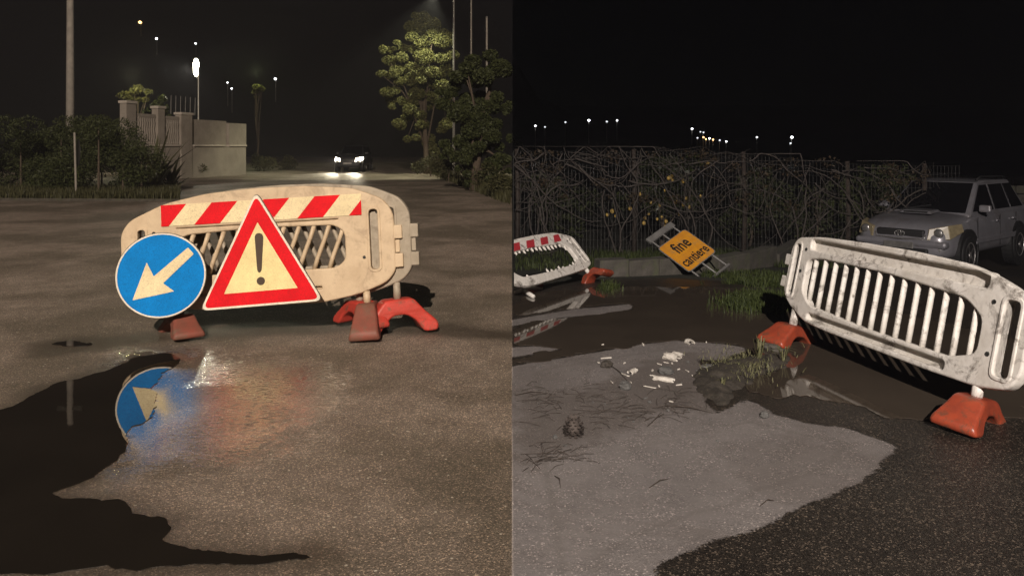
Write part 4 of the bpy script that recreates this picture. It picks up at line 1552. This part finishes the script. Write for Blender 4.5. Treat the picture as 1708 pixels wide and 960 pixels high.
# vines
rnd = random.Random(21)
labs = ['bare vine tangle at the left end of the fence', 'thick arching bare vine left of the wooden fence post', 'bare vine draped over the fence behind the yellow sign', 'bare vine sprawling right of the second wooden post', 'fine bare vine behind the parked car bonnet']
for vi, (pa, pb) in enumerate(((858, 960), (960, 1100), (1100, 1240), (1240, 1400), (1400, 1545))):
    xa, xb = (pa - 854) * FY / F, (pb - 854) * FY / F
    rx = (xa + xb) / 2
    base_ = fence_pt(rx) + Vector((0, -.12, 0))
    t = empty('bare_vine', base_)
    tag(t, labs[vi], 'vine', 'vines on the wire fence')
    dl = [(rnd.uniform(xa, xb) - rx, rnd.uniform(-.08, .1), FH * rnd.choice([.97, .93, .85, .7, .55])) for _ in range(9)]
    crown('dead_leaves', 420, dl, [(rnd.uniform(.1, .3), .08, rnd.uniform(.06, .14)) for _ in dl], .055, 'leaf_dead', 400 + vi, t, 1.6)
    ns = 42 if vi < 4 else 26
    for i in range(ns):
        thick = rnd.choice([.004, .005, .005, .006, .007, .009, .012, .017]) * (1.2 if vi in (0, 1) else 1.0)
        if i < 3:
            p = Vector((rnd.uniform(-.15, .15), 0, -.02)); a = rnd.uniform(1.1, 2.0); L = rnd.uniform(2.0, 3.4); cur = rnd.uniform(-.5, .5); thick = .022
        elif i < 10:
            p = Vector((rnd.uniform(xa, xb) - rx, 0, FH * rnd.uniform(.88, 1.0))); a = rnd.choice([0, math.pi]) + rnd.uniform(-.2, .5); L = rnd.uniform(1.2, 3.2); cur = rnd.uniform(-.9, .9)
        else:
            p = Vector((rnd.uniform(xa, xb) - rx, 0, FH * rnd.uniform(.45, 1.0))); a = rnd.uniform(3.3, 6.1); L = rnd.uniform(.7, 2.2); cur = rnd.uniform(-1.3, 1.3)
        pts = []; rad_ = []
        nst = int(L / .09)
        yoff = rnd.uniform(-.10, .06)
        for s in range(nst):
            pts.append(Vector((p.x, yoff + .05 * math.sin(s * .4 + i), p.z)))
            rad_.append(thick * (1 - .65 * s / nst))
            a += cur * .09 + rnd.gauss(0, .16)
            p = p + Vector((math.cos(a), 0, math.sin(a))) * .09
            top = FH + .10
            if p.z > top: p.z = top; a = -abs(a) * .2 + (0 if math.cos(a) > 0 else math.pi)
            if p.z < .05: p.z = .05; a = a + .5
            if rx + p.x < .05: p.x = .05 - rx; a = math.pi - a
        if len(pts) > 3:
            MB().tube(pts, rad_, 5).build('stem', 'vine', t, True)

# citrus tree behind the fence with fruit
bx = P(1105, 246, 17.2).x
t = empty('lemon_tree', (bx, 17.2, float(zt(bx, 17.2))))
tag(t, 'citrus tree hung with small yellow fruit behind the fence', 'tree')
zb = float(zt(bx, 17.2))
cs, rs = clumps(16, (0, .25, 1.25), (1.2, .35, .8), .38, 77)
crown('crown', 3600, cs, rs, .10, 'leaf_citrus', 78, t, 2.0)
branchy_trunk((0, 0.1, 0), (0, .2, 1.6), .06, 5, [tuple(q) for q in cs[::2]], 'bark', t)
fr = [(1082, 357), (1076, 363), (1074, 372), (1096, 365), (1104, 362), (1111, 369), (1110, 378), (1100, 342), (1115, 297), (1128, 337), (1139, 342), (1144, 330), (1150, 345), (1133, 357), (1168, 327), (1181, 273), (1108, 318), (1122, 300), (1067, 324),
      (1013, 358), (1027, 360), (1021, 352), (1051, 348), (1086, 338), (1140, 302), (1059, 279), (1120, 295), (1111, 383)]
for (px, py) in fr:
    q = P(px, py, 16.08 + rnd.uniform(0, .2)) - Vector((bx, 17.2, zb))
    r0 = rnd.uniform(.028, .044)
    MB().lathe([(r0 * .1, -r0 * 1.25), (r0 * .55, -r0), (r0 * .95, -r0 * .4), (r0, 0), (r0 * .9, r0 * .5), (r0 * .5, r0), (r0 * .1, r0 * 1.15)], 10, Matrix.Translation(q) @ Matrix.Rotation(rnd.uniform(-.5, .5), 4, 'X')).build('fruit', 'fruit', t, True)

# scrub behind the fence
for i, (px, Y, r, lab) in enumerate([(930, 19, 1.1, 'dark bush behind the left end of the fence'), (1250, 18.5, 1.1, 'dark bush behind the second fence post'), (1360, 18, 1.2, 'dark bush behind the fence left of the car'), (1450, 18.5, 1.35, 'dark bush behind the fence above the car bonnet'), (1530, 19.5, 1.2, 'dark bush behind the car roof')]):
    x = (px - 854) * Y / F
    g = Vector((x, Y, float(zt(x, Y))))
    t = empty('shrub', g); tag(t, lab, 'shrub')
    cs, rs = clumps(12, (0, 0, r * .9), (r * .9, r * .4, r * .8), r * .35, 90 + i)
    crown('foliage', 1600, cs, rs, .13, 'leaf_dark', 91 + i, t, 3)
    branchy_trunk((0, 0, 0), (0, 0, r * 1.3), .04, i, [tuple(q) for q in cs[::2]], 'bark', t)

# low dry-stone wall past the car
t = empty('stone_wall', (P(1560, 246, 21).x, 21, float(zt(11, 21))))
tag(t, 'low rough stone wall in the dark beyond the car', 'wall')
rnd = random.Random(33)
for row in range(7):
    x = rnd.uniform(-.3, 0)
    while x < 3.6:
        L = rnd.uniform(.25, .5)
        MB().box(x, x + L - .02, 0, .3 + rnd.uniform(-.03, .03), row * .25, row * .25 + .235, taper=.96).build('stone', 'kerb', t, bevel=.03)
        x += L

# verge grass on the right
rnd = random.Random(15)
pts = []
for i in range(15000):
    px = rnd.uniform(1000, 1560); py = rnd.uniform(418, 446)
    g = G(px, py)
    if mnoise.noise(Vector((g.x * 1.3, g.y * 1.3, 0))) > -.25:
        pts.append(tuple(g))
for i in range(1200):
    px = rnd.uniform(860, 1010); g = G(px, rnd.uniform(420, 452)); pts.append(tuple(g))
low = []
for i in range(5200):
    a = rnd.gauss(0, 1); b2 = rnd.gauss(0, 1)
    g = G(1268 + a * 28, 506 + b2 * 7)
    low.append(tuple(g))
for i in range(3500):
    g = G(rnd.uniform(1170, 1340), rnd.uniform(455, 480))
    if mnoise.noise(Vector((g.x * 2, g.y * 2, 3))) > 0:
        low.append(tuple(g))
for i in range(350):
    g = G(1014 + rnd.gauss(0, 8), 482 + rnd.gauss(0, 4)); low.append(tuple(g))
o = grass_mesh('puddle_grass', low, .075, 'grass', 8, None, .9, .004)
tag(o, 'low green grass growing out of the puddle', 'grass', kind='stuff')
o = grass_mesh('grass', pts, .11, 'grass', 6, None, .6, .005)
tag(o, 'green grass on the verge under the fence', 'grass', kind='stuff')

# ------------------------------------------------------------------ litter on the right
# soil mound with tufts
pts2 = gpoly([(1150, 640), (1165, 615), (1205, 603), (1250, 597), (1300, 590), (1322, 596), (1310, 612), (1280, 625), (1245, 640), (1228, 660), (1205, 678), (1190, 670), (1160, 655)])
xs_ = [p[0] for p in pts2]; ys_ = [p[1] for p in pts2]
nx, ny = 80, 70
gx = np.linspace(min(xs_) - .1, max(xs_) + .1, nx); gy = np.linspace(min(ys_) - .15, max(ys_) + .15, ny)
XX, YY = np.meshgrid(gx, gy)
dd = sdf(XX, YY, pts2)
ZZ = np.zeros_like(XX)
for i in range(ny):
    for j in range(nx):
        nn = mnoise.fractal(Vector((XX[i, j] * 14, YY[i, j] * 14, 2)), 1, 2, 4)
        n2 = mnoise.fractal(Vector((XX[i, j] * 6, YY[i, j] * 6, 9)), 1, 2, 3)
        e = dd[i, j] + .07 * n2
        ZZ[i, j] = -0.012 + min(.055, max(0, e * .35)) + (.018 * nn if e > -.02 else 0) + (.012 if e > 0 else 0)
idx = np.arange(XX.size).reshape(XX.shape)
fs = np.stack([idx[:-1, :-1].ravel(), idx[:-1, 1:].ravel(), idx[1:, 1:].ravel(), idx[1:, :-1].ravel()], 1)
me = bpy.data.meshes.new('soil_mound')
me.from_pydata(np.stack([XX.ravel(), YY.ravel(), ZZ.ravel()], 1).tolist(), [], fs.tolist())
o = finish('soil_mound', me, 'soil', None, True)
tag(o, 'low mound of dark wet soil at the puddle edge', 'soil', kind='stuff')
rnd = random.Random(44)
pts = []
for i in range(900):
    g = G(1235 + rnd.gauss(0, 28), 616 + rnd.gauss(0, 11)); pts.append((g.x, g.y, .03))
o = grass_mesh('weeds', pts, .03, 'straw', 7, None, 1.6, .0022)
tag(o, 'short dry weeds covering the soil mound', 'grass', kind='stuff')


def tuft(px, py, n, h, label, seed):
    g = G(px, py)
    t = empty('grass_tuft', (g.x, g.y, .02)); tag(t, label, 'grass tuft')
    rnd = random.Random(seed)
    for i in range(n):
        a = rnd.uniform(0, 6.28); l = h * rnd.uniform(.55, 1.1); sp = rnd.uniform(.15, .9)
        d = Vector((math.cos(a), math.sin(a) * .6, 0))
        w = Vector((-math.sin(a), math.cos(a), 0)) * .004
        p0 = d * .01; p1 = d * l * sp * .4 + Vector((0, 0, l * .6)); p2 = d * l * sp + Vector((0, 0, l * (.95 - sp * .6)))
        MB().add([p0 - w, p0 + w, p1 + w, p1 - w, p2], [(0, 1, 2, 3), (3, 2, 4)]).build('blade', 'straw', t)


tuft(1266, 605, 16, .24, 'tall dry grass tuft on the soil mound', 1)
tuft(1307, 606, 20, .16, 'green-yellow grass tuft beside the orange barrier foot', 2)
tuft(1205, 650, 9, .08, 'small dry tuft at the near tip of the soil mound', 3)


def stone(px, py, rx, label, seed, mat='stone', hz=.65, name='stone'):
    g = G(px, py)
    r = rx * g.y / F
    me = bpy.data.meshes.new(name)
    bm = bmesh.new()
    bmesh.ops.create_icosphere(bm, subdivisions=3, radius=1)
    for v in bm.verts:
        n1 = mnoise.fractal(v.co * 1.6 + Vector((seed * 3.1, 0, 0)), 1, 2, 4)
        v.co *= 1 + .28 * n1
        v.co.x *= r; v.co.y *= r * .8; v.co.z *= r * hz
    bm.to_mesh(me); bm.free()
    o = finish(name, me, mat, None, False)
    o.location = (g.x, g.y, g.z + r * hz * .6)
    o.rotation_euler = (0, 0, seed)
    tag(o, label, 'stone')
    return o


stone(1043, 648, 12, 'dark stone beside the white tubes, left of the group', 1)
stone(1110, 622, 15, 'flat dark stone among the white scraps', 2, hz=.45)
stone(1181, 616, 13, 'grey stone on the wet soil patch', 3, hz=.45)
stone(1275, 695, 9, 'small round stone lying alone on the dry patch', 4)
stone(1290, 583, 20, 'pale crumpled lump beside the orange foot', 5, 'kerb', .4, 'rubble')
stone(1012, 612, 10, 'brown clod at the far end of the twigs', 6, 'soil', .7, 'clod')
stone(926, 730, 5, 'pebble just left of the pine cone', 8, 'stone', .7, 'pebble')
for i in range(26):
    px = rnd.uniform(860, 1200); py = rnd.uniform(590, 760)
    o = stone(px, py, rnd.uniform(1.8, 3.4), 'tiny dark pebble scattered on the dry asphalt', 20 + i, 'stone', .7, 'pebble')
    o['group'] = 'tiny pebbles on the dry asphalt'


def scrap_tube(px, py, L, r, rz, label):
    g = G(px, py)
    s_ = g.y / F
    t = MB()
    Lm, rm = L * s_, r * s_
    rr_ = random.Random(int(px * 3 + py))
    n = 9; m_ = 5
    vs, fs_ = [], []
    for sh in (1.0, .72):                      # outer and inner skin of a split shell
        for k_ in range(m_):
            for j in range(n):
                a = math.pi * (-.15 + 1.35 * j / (n - 1))
                jag = rr_.uniform(-.10, .10) * Lm if k_ in (0, m_ - 1) else 0
                q_ = rm * sh * (1 + .12 * math.sin(k_ * 2.1 + j))
                vs.append((Lm * (k_ / (m_ - 1) - .5) + jag, q_ * math.cos(a), q_ * math.sin(a) * .8))
    o1 = m_ * n
    for k_ in range(m_ - 1):
        for j in range(n - 1):
            a = k_ * n + j
            fs_.append((a, a + 1, a + n + 1, a + n)); fs_.append((o1 + a, o1 + a + n, o1 + a + n + 1, o1 + a + 1))
        for j in (0, n - 1):
            a = k_ * n + j
            fs_.append((a, a + n, o1 + a + n, o1 + a))
    for k_ in (0, m_ - 1):
        for j in range(n - 1):
            a = k_ * n + j
            fs_.append((a, o1 + a, o1 + a + 1, a + 1))
    o = t.add(vs, fs_).build('plastic_tube', 'scrap', None, False)
    o.location = (g.x, g.y, g.z + rm * .35 + .004)
    o.rotation_euler = (0, 0, rz)
    tag(o, label, 'litter')


scrap_tube(1121, 599, 26, 8, -.8, 'hollow white tube piece, thickest of the litter')
scrap_tube(1107, 635, 32, 5.5, -.5, 'long white tube piece lying before the flat dark stone')
scrap_tube(1055, 622, 20, 5, 1.0, 'small white tube piece above the dark stone')
scrap_tube(1150, 573, 14, 6, -1.2, 'upright white piece at the far edge of the dry patch')
scrap_tube(1132, 592, 20, 3.5, -.9, 'thin white tube leaning beside the thick one')
rnd = random.Random(3)
for i in range(26):
    px = 1095 + rnd.gauss(0, 45); py = 620 + rnd.gauss(0, 20)
    g = G(px, py)
    L = rnd.choice([.006, .008, .010, .014, .02, .04]); W = rnd.uniform(.002, .006)
    a = rnd.uniform(0, 3.14)
    o = MB().add([(-L, -W, .002), (L, -W * .5, .004), (L * .8, W, .006), (-L * .7, W * .8, .003), (-L, -W, .008), (L, -W * .5, .010), (L * .8, W, .013), (-L * .7, W * .8, .009)],
                 [(3, 2, 1, 0), (4, 5, 6, 7), (0, 1, 5, 4), (1, 2, 6, 5), (2, 3, 7, 6), (3, 0, 4, 7)]).build('scrap', 'scrap')
    o.location = g; o.rotation_euler = (0, 0, a)
    tag(o, 'small white scrap strewn on the dry asphalt', 'litter', 'white scraps on the asphalt')

# pine cone
g = G(957, 726)
t = empty('pine_cone', g)
tag(t, 'open dark pine cone lying on the dry asphalt', 'pine cone')
rc = 17 * g.y / F
MB().lathe([(.004, 0), (rc * .6, rc * .25), (rc * .7, rc * .8), (rc * .45, rc * 1.4), (.003, rc * 1.7)], 10).build('core', 'cone', t, True)
scale_me = None
for ring_ in range(7):
    f = ring_ / 6
    zz = rc * (.15 + 1.45 * f)
    rr = rc * (0.55 + .75 * math.sin(math.pi * (f * .8 + .15))) * .72
    nn = 9 if ring_ < 5 else 6
    for j in range(nn):
        a = 2 * math.pi * (j + .5 * (ring_ % 2)) / nn
        if scale_me is None:
            o = MB().add([(0, -.25, 0), (0, .25, 0), (1, .42, .15), (1.15, 0, .3), (1, -.42, .15), (.95, 0, -.12)], [(0, 4, 3, 2, 1), (0, 5, 4), (4, 5, 3), (3, 5, 2), (2, 5, 1), (1, 5, 0)]).build('scale', 'cone', t)
            scale_me = o.data
        else:
            o = bpy.data.objects.new('scale', scale_me); link(o, t)
        o.location = (math.cos(a) * rr * .62, math.sin(a) * rr * .62, zz)
        o.rotation_euler = (0, .25 - f * 1.1, a)
        s_ = rc * (.52 - .15 * f)
        o.scale = (s_, s_ * .9, s_)

# pine needles and twigs
b_ = MB()
rnd = random.Random(8)
for i in range(190):
    c_ = rnd.choice([(880, 690, 40, 10), (1000, 700, 60, 12), (930, 755, 60, 9), (1070, 690, 60, 8), (900, 660, 40, 10), (1130, 670, 40, 10), (1020, 665, 70, 12), (900, 770, 40, 6)])
    px = c_[0] + rnd.gauss(0, c_[2] * .6); py = c_[1] + rnd.gauss(0, c_[3])
    g = G(px, max(590, py))
    if g.x < .06: continue
    a = rnd.gauss(.25, .9); L = rnd.uniform(.05, .16)
    d = Vector((math.cos(a), math.sin(a), 0)) * L / 2
    if g.x - abs(d.x) < .02: continue
    b_.tube([g - d + Vector((0, 0, .004)), g + Vector((0, 0, .008 + rnd.random() * .01)) + Vector((d.y, -d.x, 0)) * rnd.uniform(-.2, .2), g + d + Vector((0, 0, .004))], .0012, 3, False)
o = b_.build('pine_needles', 'needle')
tag(o, 'dry pine needles scattered over the dry asphalt', 'pine needles', kind='stuff')
for i, (pa, pb, lab) in enumerate([((1012, 606), (1050, 640), 'dark twig under the clod'), ((1080, 712), (1108, 690), 'dark twig right of the needles'), ((1083, 815), (1115, 800), 'single twig on the plain dry asphalt'), ((925, 795), (935, 815), 'small bent twig below the pine cone'), ((1268, 845), (1292, 836), 'short twig near the wet edge of the dry patch'), ((860, 660), (905, 655), 'twig near the centre line, level with the stones'), ((1110, 678), (1190, 690), 'long twig before the soil mound')]):
    a, b2 = G(*pa), G(*pb)
    m0 = a.lerp(b2, .5) + Vector((.01, .02, .012))
    o = MB().tube([a + Vector((0, 0, .006)), m0, b2 + Vector((0, 0, .005))], [.002, .0028, .001], 5).build('twig', 'needle')
    tag(o, lab, 'twig')

# ------------------------------------------------------------------ far lamps on the hillside
far = [(262, 65, 'lamp_small', 2.2, 'far white lamp high on the dark hill'), (327, 73, 'lamp_small', 1.8, 'far white lamp above the street lamp'), (380, 138, 'lamp_small', 1.6, 'far white lamp, upper of the pair beside the lit small tree'),
       (387, 148, 'lamp_small', 1.8, 'far white lamp, lower of the pair beside the lit small tree'), (460, 132, 'lamp_small', 2.4, 'far white lamp right of the lit small tree'), (235, 38, 'lamp_orange', 3.0, 'far orange lamp, highest on the hill'),
       (893, 210, 'lamp_small', 1.9, 'far lamp, leftmost over the fence'), (909, 212, 'lamp_dim', 1.5, 'far dim lamp second from the left over the fence'), (943, 204, 'lamp_dim', 1.7, 'far dim lamp third from the left over the fence'), (982, 201, 'lamp_small', 2.4, 'brightest of the far lamps over the left fence half'),
       (1012, 203, 'lamp_dim', 1.8, 'faint far lamp left of a brighter one over the fence'), (1029, 201, 'lamp_small', 1.8, 'far lamp at the right end of the left cluster'), (1154, 215, 'lamp_small', 2.0, 'far street lamp on a visible pole above the yellow sign'),
       (1168, 220, 'lamp_dim', 1.5, 'far dim lamp just right of the lamp pole'), (1173, 221, 'lamp_dim', 1.6, 'far dim lamp, second right of the lamp pole'), (1163, 230, 'lamp_dim', 1.6, 'far dim lamp low beside the lamp pole'), (1173, 229, 'lamp_orange', 1.6, 'far orange lamp, first of the row'),
       (1177, 232, 'lamp_orange', 1.5, 'far orange lamp, second of the row'), (1183, 231, 'lamp_small', 1.9, 'far warm lamp in the middle of the row'), (1189, 233, 'lamp_orange', 1.7, 'far orange lamp, last of the row'), (1200, 234, 'lamp_dim', 1.7, 'far dim lamp right of the orange row'),
       (1211, 236, 'lamp_small', 1.7, 'far lamp at the right end of the row'), (1262, 229, 'lamp_small', 1.6, 'far lone lamp between the row and the right lamp'), (1320, 229, 'lamp_small', 2.6, 'bright far lamp, rightmost above the fence'), (1318, 239, 'lamp_dim', 1.8, 'small lamp just below the rightmost bright one')]
for (px, py, mt_, r, lab) in far:
    s = 118.0
    best = None
    k1 = (px - 854) / F; k2 = (HY - py) / F
    Y = 119
    while Y < 460:
        if hill_z(k1 * Y, Y) - 1.5 + 5 > HC + k2 * Y:
            break
        Y += .5
    q = P(px, py, Y)
    zb = float(hill_z(q.x, Y)) - 1.5
    t = empty('distant_lamp', (q.x, Y, zb))
    tag(t, lab, 'lamp', 'distant lamps on the hillside')
    rr = r * Y / F
    MB().tube([(0, 0, 0), (0, 0, q.z - zb)], .08, 6).build('pole', 'concrete' if 'visible pole' not in lab else 'scrap', t)
    MB().lathe([(rr * .5, -rr * .7), (rr, 0), (rr * .5, rr * .7)], 10, Matrix.Translation((0, -rr, q.z - zb))).build('lantern', mt_, t, True)

# ------------------------------------------------------------------ haze
hz = MB().box(-450, 450, -62, 520, -3.5, 150).build('haze', None)
mh = bpy.data.materials.new('haze_air'); mh.use_nodes = True
nt = mh.node_tree
nt.nodes.remove(nt.nodes['Principled BSDF'])
pv = nt.nodes.new('ShaderNodeVolumePrincipled')
pv.inputs['Color'].default_value = (.84, .82, .95, 1)
pv.inputs['Anisotropy'].default_value = .2
pv.inputs['Density'].default_value = HAZE_DENSITY
nt.links.new(pv.outputs[0], nt.nodes['Material Output'].inputs['Volume'])
hz.data.materials.append(mh)
tag(hz, 'thin pale night haze filling the air', 'haze', kind='stuff')
